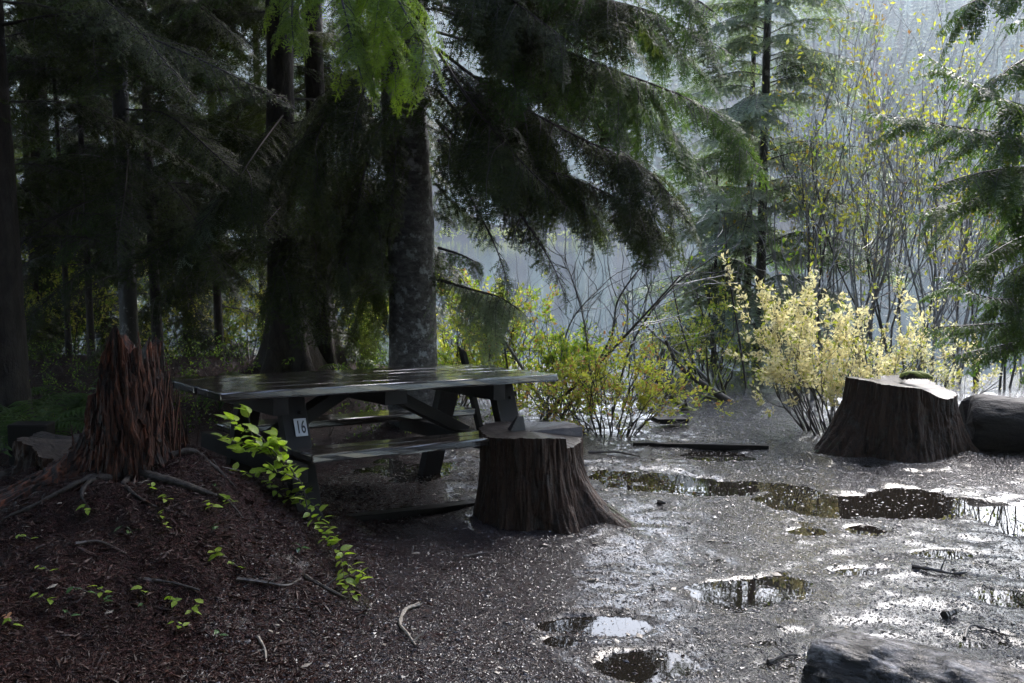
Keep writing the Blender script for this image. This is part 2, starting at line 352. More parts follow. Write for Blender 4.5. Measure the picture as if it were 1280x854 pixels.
for k in range(4):
    rs = np.random.RandomState(40 + k)
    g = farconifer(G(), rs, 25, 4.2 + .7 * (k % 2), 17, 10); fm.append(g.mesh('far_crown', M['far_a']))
tg = G().tube([(0, 0, -2), (0, 0, 18)], [.35, .08], 5); ftr = tg.mesh('far_trunk', M['bark_dark'])
hp = []; rs = np.random.RandomState(3)
for j in range(36):
    for i in range(92):
        y = 231 + j * 9.4 + rs.uniform(-4, 4); x = -410 + i * 9.0 + rs.uniform(-4, 4) + (j % 2) * 4.5
        if abs(x) > 60 + .75 * y: continue
        z = float(hillz(np.array(x), np.array(y))); px = 640 + F * x / y; py = HOR - F * (z - EYE) / y
        hp.append((x, y, z, px, py))
vis = [p for p in hp if 845 < p[3] < 1290 and -40 < p[4] < 292 and p[1] < 520]
vis.sort(key=lambda p: p[1]); vis = vis[:280]; vs = set(id(p) for p in vis)
for p in vis:
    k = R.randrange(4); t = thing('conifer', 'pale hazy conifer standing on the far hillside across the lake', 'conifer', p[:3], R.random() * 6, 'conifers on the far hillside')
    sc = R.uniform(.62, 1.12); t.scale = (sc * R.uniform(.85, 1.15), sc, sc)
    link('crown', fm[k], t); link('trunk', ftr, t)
g = G(); lo = []
for k in range(3):
    q = farconifer(G(), np.random.RandomState(80 + k), 24, 4.4, 11, 7); lo.append((np.concatenate(q.v), np.vstack(q.f)))
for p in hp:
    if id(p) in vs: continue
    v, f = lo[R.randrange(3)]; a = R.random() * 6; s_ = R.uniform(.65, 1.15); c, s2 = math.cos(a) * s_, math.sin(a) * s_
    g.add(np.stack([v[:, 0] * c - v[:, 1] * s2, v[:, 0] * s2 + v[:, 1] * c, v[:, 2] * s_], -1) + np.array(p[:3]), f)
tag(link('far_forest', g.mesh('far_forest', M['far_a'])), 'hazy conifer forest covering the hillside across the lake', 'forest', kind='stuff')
# pale scrub right along the far shore
g = G(); rs = np.random.RandomState(9)
for i in range(420):
    x = rs.uniform(-200, 220); y = 230 + rs.uniform(-2, 3); r = rs.uniform(.8, 2.2); a = rs.rand(40) * 6.28; e = rs.rand(40)
    c = np.stack([x + np.cos(a) * r * (1 - e * .6), y + np.sin(a) * r * (1 - e * .6), -1.0 + e * r * 1.3], -1)
    d = rs.normal(size=(40, 3)) * .35; d2 = rs.normal(size=(40, 3)) * .35
    V = np.stack([c, c + d, c + d2], 1).reshape(-1, 3); g.add(V, np.arange(120).reshape(-1, 3))
tag(link('shore_scrub', g.mesh('shore_scrub', M['leaf_yellow'])), 'pale low scrub along the far shore of the lake', 'scrub', kind='stuff')

# ------------------------------------------------------------------ foliage builders
def curve(pts, n):                  # smooth path through points
    P = np.asarray(pts, float); k = len(P); t = np.linspace(0, k - 1, n); i = np.clip(t.astype(int), 0, k - 2); u = (t - i)[:, None]
    p1, p2 = P[i], P[i + 1]; p0 = np.where(i[:, None] > 0, P[np.maximum(i - 1, 0)], 2 * p1 - p2); p3 = np.where((i < k - 2)[:, None], P[np.minimum(i + 2, k - 1)], 2 * p2 - p1)
    return .5 * (2 * p1 + (p2 - p0) * u + (2 * p0 - 5 * p1 + 4 * p2 - p3) * u ** 2 + (3 * p1 - p0 - 3 * p2 + p3) * u ** 3)
def nrm(a): return a / (np.linalg.norm(a, axis=-1, keepdims=True) + 1e-9)
DOWN = np.array([0, 0, -1.0])

def spray(g, path, seed, tl=.5, sp=.045, ssp=.035, sl=.085, nsp=.011, nl=.015, nw=.003, hang=.35, ang=58, r0=.012, t0=.08, envp=.6, shang=.3, mw=0, mn=1, flatn=.25, drop=.0):
    """conifer bough: stem, side twigs, little shoots, needles (all real triangles)"""
    rs = np.random.RandomState(seed); P = curve(path, 60); seg = np.linalg.norm(np.diff(P, axis=0), axis=1); Ln = seg.sum(); cum = np.concatenate([[0], np.cumsum(seg)]) / Ln
    g.tube(P[::4], np.linspace(r0, r0 * .18, len(P[::4])), 5, mw)
    n = int(Ln * (1 - t0) / sp); t = np.repeat(t0 + (1 - t0) * (np.arange(n) + rs.rand(n) * .6) / n, 2); t = np.clip(t, 0, .995); sd = np.tile([1, -1], n)
    keep = rs.rand(len(t)) > drop; t, sd = t[keep], sd[keep]
    O = np.stack([np.interp(t, cum, P[:, c]) for c in range(3)], -1); T = nrm(np.stack([np.interp(np.clip(t + .03, 0, 1), cum, P[:, c]) - np.interp(np.clip(t - .03, 0, 1), cum, P[:, c]) for c in range(3)], -1))
    side = nrm(np.cross(T, [0, 0, 1.0])); up = np.cross(side, T)
    a = np.radians(ang + rs.uniform(-14, 14, len(t)))[:, None]
    D = nrm(T * np.cos(a) + side * sd[:, None] * np.sin(a) + up * rs.uniform(-flatn, flatn, (len(t), 1)))
    L = tl * (np.minimum(t / .22, 1) ** .7 * .5 + .5) * ((1 - t) ** envp * .93 + .07) * rs.uniform(.6, 1.15, len(t))
    # twig curves
    def tp(i, s): return O[i] + D[i] * s[:, None] * 1.0 + DOWN * (hang * s ** 1.6 / max(tl, .01) ** .6)[:, None]
    for q in range(len(t)):
        if L[q] > .06:
            s = np.linspace(0, L[q], 4); g.tube(tp(np.full(4, q), s), [r0 * .28, r0 * .22, r0 * .16, r0 * .06], 3, mw, cap=False)
    ns = np.maximum((L / ssp).astype(int), 1); I = np.repeat(np.arange(len(t)), ns * 2)
    k = np.concatenate([np.repeat(np.arange(m), 2) for m in ns]); sgn = np.tile([1, -1], len(k) // 2)
    s = (k + .4 + rs.uniform(-.3, .3, len(k))) * ssp; s = np.minimum(s, L[I])
    p = tp(I, s); d = nrm(tp(I, s + .01) - p); nn = nrm(np.cross(d, side[I] * sd[I][:, None] + T[I] * .01)); lat = nrm(np.cross(d, up[I]))
    a = np.radians(rs.uniform(30, 62, len(I)))[:, None]
    sdn = nrm(d * np.cos(a) + lat * sgn[:, None] * np.sin(a) + DOWN * shang + rs.normal(size=(len(I), 3)) * .12)
    sln = sl * (1 - .65 * (s / (L[I] + .02))) * rs.uniform(.5, 1.2, len(I)) + .012
    # shoots: needles both sides
    m = np.maximum((sln / nsp).astype(int), 1); J = np.repeat(np.arange(len(I)), m * 2)
    kk = np.concatenate([np.repeat(np.arange(x), 2) for x in m]); sg = np.tile([1, -1], len(kk) // 2)
    u = (kk + .5) * nsp; b = p[J] + sdn[J] * u[:, None]; dd = sdn[J]; lt = nrm(np.cross(dd, up[I][J] + rs.normal(size=(len(J), 3)) * .25))
    nd = nrm(dd * .75 + lt * sg[:, None] + rs.normal(size=(len(J), 3)) * .2); ln = nl * rs.uniform(.7, 1.2, len(J))[:, None]
    w = nw * dd
    V = np.stack([b - w, b + w, b + nd * ln], 1).reshape(-1, 3)
    g.add(V, np.arange(len(V)).reshape(-1, 3), mn)
    return g

# stock of boughs about 2 m long, pointing along +X
def stock(name, mats, seeds, **k):
    out = []
    for sd in seeds:
        rs = np.random.RandomState(sd); dr = rs.uniform(.25, .6); sw = rs.uniform(-.2, .2)
        path = [(0, 0, 0), (.6, sw * .3, .10), (1.3, sw, .05 - dr * .35), (2.0, sw * 1.2, -dr)]
        out.append(spray(G(), path, sd, **k).mesh(name, mats))
    return out
fine = dict(tl=.62, sp=.05, ssp=.045, sl=.12, nsp=.018, nl=.024, nw=.0060)
B_dark = stock('bough', [M['twig'], M['needles_dark']], (1, 2, 3, 4), hang=.5, **fine)
B_mid = stock('bough', [M['twig'], M['needles_mid']], (5, 6, 7), hang=.4, **fine)
B_lime = stock('bough', [M['twig'], M['needles_lime']], (17, 18), hang=.8, **fine)
B_pale = stock('bough', [M['twig'], M['needles_pale']], (8, 9), hang=.25, **fine)
low = dict(tl=.6, sp=.08, ssp=.07, sl=.16, nsp=.03, nl=.045, nw=.010)
spr = dict(tl=.7, sp=.12, ssp=.10, sl=.30, nsp=.032, nl=.048, nw=.013, hang=.6)
S_dark = stock('sprig', [M['twig'], M['needles_dark']], (51, 52, 53, 54), **spr)
S_mid = stock('sprig', [M['twig'], M['needles_mid']], (55, 56, 57), **spr)
S_pale = stock('sprig', [M['twig'], M['needles_pale']], (58, 59), **spr)
S_lime = stock('sprig', [M['twig'], M['needles_lime']], (60, 61, 62), **spr)
S_ced = stock('sprig', [M['twig'], M['needles_cedar']], (63, 64, 65), **dict(spr, ssp=.08, nsp=.03, nw=.020, nl=.042))
B_can = stock('bough', [M['twig'], M['needles_dark']], (14, 15, 16), hang=.5, tl=.75, sp=.08, ssp=.07, sl=.2, nsp=.03, nl=.06, nw=.028)  # denser boughs, shaped to block light on the added trees
B_ced = stock('bough', [M['twig'], M['needles_cedar']], (24, 25, 26), hang=.8, tl=.6, sp=.05, ssp=.045, sl=.14, nsp=.016, nl=.022, nw=.009)
B_low = stock('bough', [M['twig'], M['needles_dark']], (11, 12, 13), hang=.5, **low)
def deadmesh(seed, m):
    rs = np.random.RandomState(seed); g = G(); path = [(0, 0, 0), (.5, .05, .02), (1.0, .0, -.1), (1.5, .1, -.3)]; P = curve(path, 16); g.tube(P, np.linspace(.011, .002, 16), 4)
    for k in range(34):
        i = rs.randint(2, 15); d = nrm(np.array([.7, rs.choice([-1, 1]) * rs.uniform(.4, 1.1), rs.uniform(-.5, .2)])); L = rs.uniform(.12, .5) * (1.2 - i / 16)
        q = curve([P[i], P[i] + d * L * .5, P[i] + d * L + DOWN * L * .3], 5); g.tube(q, np.linspace(.004, .001, 5), 3, cap=False)
        for h in range(4):
            j = rs.randint(1, 5); e = nrm(d + rs.normal(size=3) * .7 + DOWN * .4); g.tube([q[j], q[j] + e * .05, q[j] + e * .12 + DOWN * .03], [.002, .0015, .0006], 3, cap=False)
    return g.mesh('dead_branch', m)
B_dead = [deadmesh(k, M['twig']) for k in (21, 22, 23)]

def trunk(g, x, y, z0, h, r, flare=.6, lean=(0, 0), seed=0, sides=28, step=.09, rough=.06, m=0, zfl=.35, hi=5.0):
    zs = list(np.arange(-.25, min(h, hi), step)) + (list(np.linspace(hi, h, 8)) if h > hi else [h]); zs = np.array(zs); a = np.arange(sides) * 2 * math.pi / sides
    A, Z = np.meshgrid(a, zs); rr = r * (1 - .85 * np.clip(Z / h, 0, 1) ** 1.1) * (1 + flare * np.exp(-np.clip(Z + .1, 0, 9) / zfl) * (1 + .5 * np.cos(A * 5 + seed)))
    rr = rr * (1 + rough * fbm(np.cos(A) * 4, np.sin(A) * 4, Z * 6, seed + 3) + rough * .6 * fbm(np.cos(A) * 9, np.sin(A) * 9, Z * 20, seed + 9, 2))
    cx = x + lean[0] * Z + .3 * r * vnoise(Z * .7, 1.5, 0, seed); cy = y + lean[1] * Z + .3 * r * vnoise(Z * .7, 7.5, 0, seed)
    V = np.stack([cx + rr * np.cos(A), cy + rr * np.sin(A), z0 + Z], -1).reshape(-1, 3)
    i = np.arange(len(zs) - 1)[:, None] * sides; j = np.arange(sides)[None]; j2 = (j + 1) % sides
    g.add(V, np.stack([i + j, i + j2, i + sides + j2, i + sides + j], -1).reshape(-1, 4), m)
    return g
def gz(x, y): return float(gheight(np.array([x]), np.array([y]))[0])
def setbough(root, me, o, tip=None, az=0, pitch=0, L=2.0, roll=0, name='bough'):
    if tip is not None:
        d = np.array(tip) - np.array(o); L = np.linalg.norm(d); az = math.atan2(d[1], d[0]); pitch = math.asin(d[2] / L) + .18
    q = Matrix.Rotation(az, 4, 'Z') @ Matrix.Rotation(-pitch, 4, 'Y') @ Matrix.Rotation(roll, 4, 'X')
    b = link(name, me, root, np.array(o) - np.array(root.location), q.to_euler(), L / 2.0); return b
def tree(label, px, Y, r, h, bark, boughs, n, z_lo, z_hi, bl, group=None, seed=0, arc=None, dead=0, dz=(.4, 3), flare=.6, cat='tree', lean=(0, 0), pitch=(-.35, .05), name='conifer_tree', X=None, taperb=1.0):
    rs = random.Random(seed); x = at(px, 400, Y)[0] if X is None else X; z0 = gz(x, Y)
    root = thing(name, label, cat, (x, Y, z0), 0, group)
    link('trunk', trunk(G(), 0, 0, 0, h, r, flare, lean, seed, 28 if r > .09 else 14, .08 if Y < 12 else .2).mesh('trunk', bark, True), root)
    for k in range(n):
        u = (k + rs.random()) / n; z = z_lo + (z_hi - z_lo) * u; a = rs.random() * 2 * math.pi if arc is None else rs.uniform(*arc)
        L = rs.uniform(*bl) * (1 - taperb * .75 * max(0, z / h) ** 1.3); rad = .6 * r * (1 - .8 * z / h)
        setbough(root, rs.choice(boughs), (x + lean[0] * z + rad * math.cos(a), Y + lean[1] * z + rad * math.sin(a), z0 + z), az=a, pitch=rs.uniform(*pitch), L=L, roll=rs.uniform(-.35, .35))
    for k in range(dead):
        z = rs.uniform(*dz); a = rs.random() * 6.28
        setbough(root, rs.choice(B_dead), (x + lean[0] * z, Y + lean[1] * z, z0 + z), az=a, pitch=rs.uniform(-.4, .3), L=rs.uniform(.8, 1.6), name='dead_branch')
    return root

# ------------------------------------------------------------------ the big trees
main = tree('thick scaly-barked conifer rising directly behind the middle of the picnic table', 516, 8.3, .205, 15, M['bark_main'], B_dark + B_mid, 34, 3.7, 14, (1.6, 2.8), seed=3, dead=5, dz=(2.0, 4.5), flare=.14)
def longbough(root, px_path, mats, seed, lat=9, latl=.85, latm=None, **k):
    pts = [at(a, b, Y) - np.array(root.location) for a, b, Y in px_path]
    kw = dict(tl=.42, sp=.055, ssp=.042, sl=.11, nsp=.016, nl=.021, nw=.0050, hang=1.0, shang=.7, r0=.014); kw.update(k)
    b = link('bough', spray(G(), pts, seed, **kw).mesh('bough', mats), root)
    if lat:
        rs = random.Random(seed); C = curve(pts, 40); Ln = np.linalg.norm(np.diff(C, axis=0), axis=1).sum()
        for q in range(int(lat * Ln)):
            i = rs.randint(5, 33); T = nrm(C[i + 1] - C[i - 1]); sd = nrm(np.cross(T, [0, 0, 1.])) * rs.choice([-1, 1]); d = nrm(T * rs.uniform(.5, 1.1) + sd * rs.uniform(.3, .9) + DOWN * rs.uniform(.0, .75))
            L = latl * rs.uniform(.6, 1.2) * (1.2 - i / 48)
            setbough(root, rs.choice(latm or S_dark), C[i] + np.array(root.location), az=math.atan2(d[1], d[0]), pitch=math.asin(d[2]), L=L, roll=rs.uniform(-.5, .5), name='sprig')
    return b
DK, MD, LM, PL, CD = [M['twig'], M['needles_dark']], [M['twig'], M['needles_mid']], [M['twig'], M['needles_lime']], [M['twig'], M['needles_pale']], [M['twig'], M['needles_cedar']]
for i, (pp, mt, kw) in enumerate([
    ([(540, 10, 8.2), (640, 40, 7.7), (760, 85, 7.2), (880, 135, 6.8), (955, 215, 6.5)], MD, dict(tl=.5, latm=S_mid)),
    ([(540, -40, 8.2), (660, -10, 7.6), (800, 10, 7.0), (920, 70, 6.7)], MD, dict(tl=.5)),
    ([(545, 60, 8.2), (620, 115, 7.8), (720, 170, 7.3), (810, 215, 7.0), (868, 290, 6.8)], DK, dict(tl=.5)),
    ([(545, 110, 8.2), (620, 190, 7.8), (720, 225, 7.4), (800, 265, 7.2), (836, 315, 7.0)], DK, dict(tl=.42)),
    ([(545, 150, 8.2), (600, 200, 7.9), (645, 260, 7.7), (690, 330, 7.5), (712, 388, 7.4)], DK, dict(tl=.30, drop=.15, lat=2)),
    ([(548, 175, 8.2), (590, 250, 8.0), (620, 310, 7.8), (640, 370, 7.7)], DK, dict(tl=.22, drop=.3, lat=1)),
    ([(545, 40, 8.4), (640, 70, 8.6), (740, 130, 8.8), (820, 215, 9.0)], DK, dict(tl=.55)),
    ([(545, 90, 8.3), (640, 150, 8.5), (700, 210, 8.6), (760, 290, 8.6)], DK, dict(tl=.5)),
    ([(545, 5, 8.3), (690, 60, 8.0), (800, 130, 7.8), (905, 240, 7.6)], MD, dict(tl=.55, latm=S_mid)),
    ([(545, -60, 8.3), (700, -10, 8.6), (820, 40, 8.8), (900, 120, 9.0)], MD, dict(tl=.55, latm=S_mid)),
    ([(545, -20, 8.4), (650, 20, 9.0), (730, 80, 9.3), (800, 150, 9.5)], DK, dict(tl=.55, latm=S_dark + S_mid)),
    ([(545, 150, 8.4), (610, 230, 8.8), (690, 240, 9.2), (780, 285, 9.4)], DK, dict(tl=.4, lat=3)),
    ([(545, -90, 8.2), (680, -60, 7.4), (800, -40, 6.6), (900, 20, 6.0)], MD, dict(tl=.5, latm=S_mid)),
    ([(545, 60, 8.2), (590, 130, 7.4), (650, 200, 7.0), (720, 270, 6.8)], DK, dict(tl=.4, lat=5)),
    ([(548, 350, 8.3), (590, 362, 7.9), (625, 372, 7.6), (655, 392, 7.4)], PL, dict(tl=.42, hang=1.5, lat=4, latl=.7, latm=S_pale)),
    ([(548, 310, 8.3), (575, 318, 8.1), (600, 330, 7.9)], MD, dict(tl=.25, lat=3, latl=.5)),
    ([(545, 230, 8.5), (575, 262, 8.8), (610, 280, 9.0)], PL, dict(tl=.35, lat=4, latl=.6, latm=S_pale)),
    ([(490, 60, 8.3), (430, 110, 7.9), (390, 190, 7.6), (370, 290, 7.4)], DK, dict(tl=.45)),
    ([(490, 120, 8.3), (460, 200, 7.9), (440, 290, 7.7), (425, 370, 7.6)], DK, dict(tl=.38)),
    ([(490, 0, 8.3), (560, -60, 7.4), (640, 0, 6.9), (720, 60, 6.6)], DK, dict(tl=.5)),
    ([(490, 200, 8.6), (470, 290, 9.0), (455, 380, 9.3), (440, 430, 9.5)], MD, dict(tl=.4))]):
    longbough(main, pp, mt, 100 + i, **kw)
rs = random.Random(12)
for k in range(26):  # long boughs above the view, added to shade the mound and table
    z = 5.0 + 6.0 * k / 26; setbough(main, rs.choice(B_dark), (main.location.x + .1, 8.3, main.location.z + z), az=rs.uniform(-1.7, 1.1), pitch=rs.uniform(-.25, .1), L=rs.uniform(2.6, 3.7), roll=rs.uniform(-.4, .4))

left_edge = tree('thick dark trunk cut by the left edge of the view', 4, 7.0, .15, 13, M['bark_dark'], B_dark, 56, 2.2, 12, (1.6, 2.4), seed=5, dead=6, dz=(1.2, 3), flare=.3)
lich = tree('slim conifer with pale lichen patches rising behind the red rotten stump', 161, 8.2, .075, 11, M['bark_lichen'], B_dark, 60, 1.5, 10.5, (1.3, 2.3), seed=8, dead=8, dz=(.9, 2.6), flare=.2)
tw1 = tree('dark trunk left of its close twin on the root mound behind the table', 357, 9.0, .135, 14, M['bark_dark'], B_dark, 80, .9, 13, (1.4, 2.5), seed=10, dead=6, dz=(.8, 3), flare=1.3)
tw2 = tree('slightly slimmer dark trunk right of its close twin on the root mound behind the table', 402, 9.35, .10, 13, M['bark_dark'], B_dark, 64, 1.0, 12, (1.3, 2.3), seed=11, dead=6, dz=(.8, 3), flare=1.2)
for i, (pp, mt, kw) in enumerate([
    ([(398, -160, 8.6), (430, -110, 7.0), (475, -40, 6.0), (520, 40, 5.6), (556, 100, 5.5)], LM, dict(tl=.34, hang=1.1, drop=.3, lat=4, latl=.6, latm=S_lime)),
    ([(398, -190, 8.6), (400, -120, 7.0), (420, -30, 6.0), (440, 50, 5.7), (455, 110, 5.6)], LM, dict(tl=.36, hang=1.1, drop=.35, lat=4, latl=.6, latm=S_lime)),
    ([(398, -190, 8.6), (380, -120, 7.2), (370, -40, 6.2), (365, 20, 5.9), (368, 60, 5.8)], LM, dict(tl=.26, hang=1.2, lat=4, latl=.5, latm=S_lime)),
    ([(398, -170, 8.6), (425, -100, 7.2), (460, -20, 6.1), (490, 60, 5.8), (508, 115, 5.7)], LM, dict(tl=.33, hang=1.1, drop=.3, lat=4, latl=.6, latm=S_lime))]):
    longbough(tw2, pp, mt, 130 + i, **kw)
SM = [('thin dark trunk between the lichen-patched tree and the twin trunks', 195, 9.6, .05, 9, 24), ('thin pole-like trunk left of the lichen-patched tree, nearer to it', 113, 10.2, .035, 8, 22),
      ('thinnest pole-like trunk, second to the right of the trunk at the left edge', 84, 10.6, .03, 7.5, 20), ('slender shaded tree just left of the twin trunks', 272, 10.8, .045, 9, 30),
      ('shaded young conifer deep in the gap right of the left edge trunk', 45, 11.6, .05, 9, 30), ('dim conifer standing back between the lichen-patched tree and the twin trunks', 235, 12.0, .06, 10, 34),
      ('dim conifer standing back directly behind the twin trunks', 330, 12.2, .06, 10, 34), ('dim conifer standing back between the twin trunks and the thick scaly trunk', 455, 11.8, .05, 9, 26),
      ('dim conifer standing back left of the lichen-patched tree', 130, 12.5, .06, 10, 34)]
for i, (lb, px, Y, r, h, n) in enumerate(SM):
    tree(lb, px, Y, r, h, M['bark_dark'], B_dark if i % 2 else B_dark + B_mid, int(n * 2.2), .5 if i > 3 else 1.0, h * .93, (1.1, 2.1), seed=20 + i, dead=5, dz=(.5, 2.5), flare=.3)
# pale dead-looking boughs hanging in front of the twin trunks
for i, pp in enumerate([[(357, 200, 9.0), (300, 225, 8.0), (255, 275, 7.5), (225, 330, 7.3)], [(357, 140, 9.0), (320, 190, 8.0), (290, 240, 7.6), (270, 300, 7.4)], [(402, 240, 9.3), (380, 290, 8.3), (350, 340, 7.9), (330, 390, 7.8)],
                        [(402, 220, 9.3), (440, 270, 8.5), (460, 330, 8.2), (470, 390, 8.1)]]):
    longbough(tw1, pp, PL if i == 0 else DK, 150 + i, tl=.4, r0=.008, lat=3)

fir = tree('slim upright young fir with level silvery boughs right of centre by the lake', 949, 11.6, .062, 10.5, M['bark_lichen'], B_pale, 0, 1, 9, (1, 2), seed=30, flare=.3)
rs = random.Random(5)
for k in range(190):
    z = .6 + 9.6 * k / 190; L = (1.6 * (1 - z / 11) + .2) * rs.uniform(.75, 1.15); a = rs.random() * 6.28
    setbough(fir, rs.choice(S_pale if rs.random() < .88 else S_mid), (fir.location.x, 11.6, fir.location.z + z), az=a, pitch=rs.uniform(.0, .22), L=L, roll=rs.uniform(-.2, .2))
tree('dark slim trunk close behind the upright young fir', 933, 12.3, .055, 8, M['bark_dark'], S_pale + S_mid, 50, .6, 7.6, (.7, 1.2), seed=31, flare=.3, pitch=(-.1, .2))
tree('small grey-green conifer between the arching bare stems and the young fir', 893, 12.1, .04, 3.0, M['bark_dark'], S_pale, 50, .3, 2.8, (.6, 1.0), seed=33, flare=.3, pitch=(-.15, .15))

ced = thing('cedar_tree', 'green cedar whose boughs reach in from beyond the right edge', 'tree', (4.6, 6.6, 0))
link('trunk', trunk(G(), 0, 0, 0, 12, .2, .5, (0, 0), 44).mesh('trunk', M['bark_dark'], True), ced)
ck = dict(tl=.34, sp=.04, ssp=.03, sl=.07, nsp=.009, nl=.012, nw=.0045, hang=1.3, ang=66, r0=.010, shang=.5, flatn=.12)
for i, (pp, kw) in enumerate([
    ([(1420, 150, 6.4), (1290, 135, 5.9), (1215, 105, 5.6), (1150, 65, 5.5)], {}),
    ([(1420, 190, 6.4), (1290, 172, 5.8), (1190, 158, 5.5), (1085, 140, 5.3)], dict(tl=.42)),
    ([(1420, 230, 6.4), (1290, 240, 6.0), (1210, 250, 5.8), (1135, 270, 5.7)], dict(tl=.36)),
    ([(1420, 230, 6.4), (1300, 210, 5.8), (1230, 215, 5.5), (1160, 235, 5.3)], dict(tl=.40)),
    ([(1420, 300, 6.5), (1310, 290, 6.1), (1250, 310, 5.9), (1200, 350, 5.8)], dict(tl=.40)),
    ([(1420, 370, 6.5), (1300, 372, 6.2), (1235, 372, 6.0), (1175, 345, 6.0)], dict(tl=.34)),
    ([(1420, 400, 6.5), (1310, 400, 6.2), (1240, 405, 6.0), (1150, 410, 5.9)], dict(tl=.38)),
    ([(1420, 430, 6.5), (1320, 420, 6.3), (1260, 430, 6.2), (1190, 445, 6.1)], dict(tl=.36)),
    ([(1420, 60, 6.3), (1320, 60, 5.8), (1270, 80, 5.6), (1235, 110, 5.5)], dict(tl=.3)),
    ([(1440, 10, 6.0), (1330, -20, 5.0), (1260, -15, 4.6), (1190, 14, 4.4)], dict(tl=.26)),
    ([(1420, 330, 6.5), (1320, 320, 6.3), (1270, 340, 6.2), (1240, 400, 6.1)], dict(tl=.4)),
    ([(1420, 260, 6.6), (1320, 250, 6.5), (1270, 275, 6.4), (1230, 330, 6.3)], dict(tl=.4))]):
    k2 = dict(ck, lat=3, latl=.5, latm=S_ced); k2.update(kw); longbough(ced, pp, CD, 170 + i, **k2)
rs = random.Random(9)
for k in range(26):
    a = rs.uniform(-2.0, 2.0); z = 3.4 + 7.5 * k / 26; setbough(ced, rs.choice(B_mid), (4.6, 6.6, z), az=a, pitch=rs.uniform(-.4, 0), L=rs.uniform(1.2, 2.2))

# mostly unseen trees added around and behind the viewpoint to shade the foreground
for i, (x, y, h) in enumerate([(-4.2, 5.2, 15), (-5.6, 7.6, 16), (-4.4, 2.2, 16), (-3.6, -.8, 15), (-6.6, 4.4, 17), (-1.6, -3.2, 16), (-6.2, 1.0, 16), (1.6, -4.6, 16), (-7.2, 10.5, 15), (-5.9, 12.6, 13), (-8.6, 7.4, 16), (4.4, -2.6, 15), (-9.5, 12, 14), (8.6, 7.0, 16), (8.8, 2.8, 16), (-2.8, 1.0, 17), (-.4, -1.8, 17), (-3.6, 3.6, 17)] + [(-11 + 2.6 * k + (k * 37 % 5) * .3, -6.5 - (k * 53 % 7) * .5, 17) for k in range(10)] + [(-9.5, -3.0, 17), (-9.0, 1.5, 17), (8.4, -1.0, 16), (7.0, -4.0, 16), (5.5, -1.8, 17)]):
    tree('tall conifer of the mostly unseen wood added to shade the picnic clearing', 0, y, .16, h, M['bark_dark'], B_can if y < 7.5 else B_low, 80, (4.6 if abs(x) < 4.2 and y > -2.5 else 1.5 if y < -2.5 else 3.5) if y < 7.5 else 1.2, h - .5, (2.0, 3.3), 'conifers of the wood added for shade', 60 + i, X=x, flare=.5, taperb=.8)

# ------------------------------------------------------------------ shrubs
def leaves(g, P, D, size, rs, m=0, wid=.5):
    """folded ovate leaves, four triangles each"""
    n = len(P); D = nrm(D); s = nrm(np.cross(D, rs.normal(size=(n, 3)))); up = np.cross(s, D); L = (size * rs.uniform(.6, 1.25, n))[:, None]
    V = np.stack([P, P + D * L * .45 + s * L * wid * .5 + up * L * .06, P + D * L, P + D * L * .45 - s * L * wid * .5 + up * L * .06, P + D * L * .5 - up * L * .05], 1).reshape(-1, 3)
    i = np.arange(n)[:, None] * 5
    return g.add(V, np.concatenate([i + [0, 1, 4], i + [1, 2, 4], i + [2, 3, 4], i + [3, 0, 4]]), m)
def grow(g, rs, p, d, L, r, depth, tips, wig=.25, up=.12, kids=(2, 4), m=0, spread=.6, seg=6, shrink=.62):
    pts = [np.array(p, float)]; d = nrm(np.array(d, float)); ds = [d]
    for k in range(seg):
        d = nrm(d + rs.normal(size=3) * wig * .5 + np.array([0, 0, up * .5])); pts.append(pts[-1] + d * L / seg); ds.append(d)
    g.tube(pts, np.linspace(r, r * .45, seg + 1), 5 if r > .008 else 3, m, cap=False)
    if depth == 0:
        for k in range(2, seg + 1): tips.append((pts[k], ds[k]))
        return
    for k in range(rs.randint(kids[0], kids[1] + 1)):
        i = rs.randint(max(1, seg // 3), seg + 1); nd = nrm(ds[i] + rs.normal(size=3) * spread)
        grow(g, rs, pts[i], nd, L * shrink * rs.uniform(.7, 1.2), r * .5, depth - 1, tips, wig, up, kids, m, spread, seg, shrink)
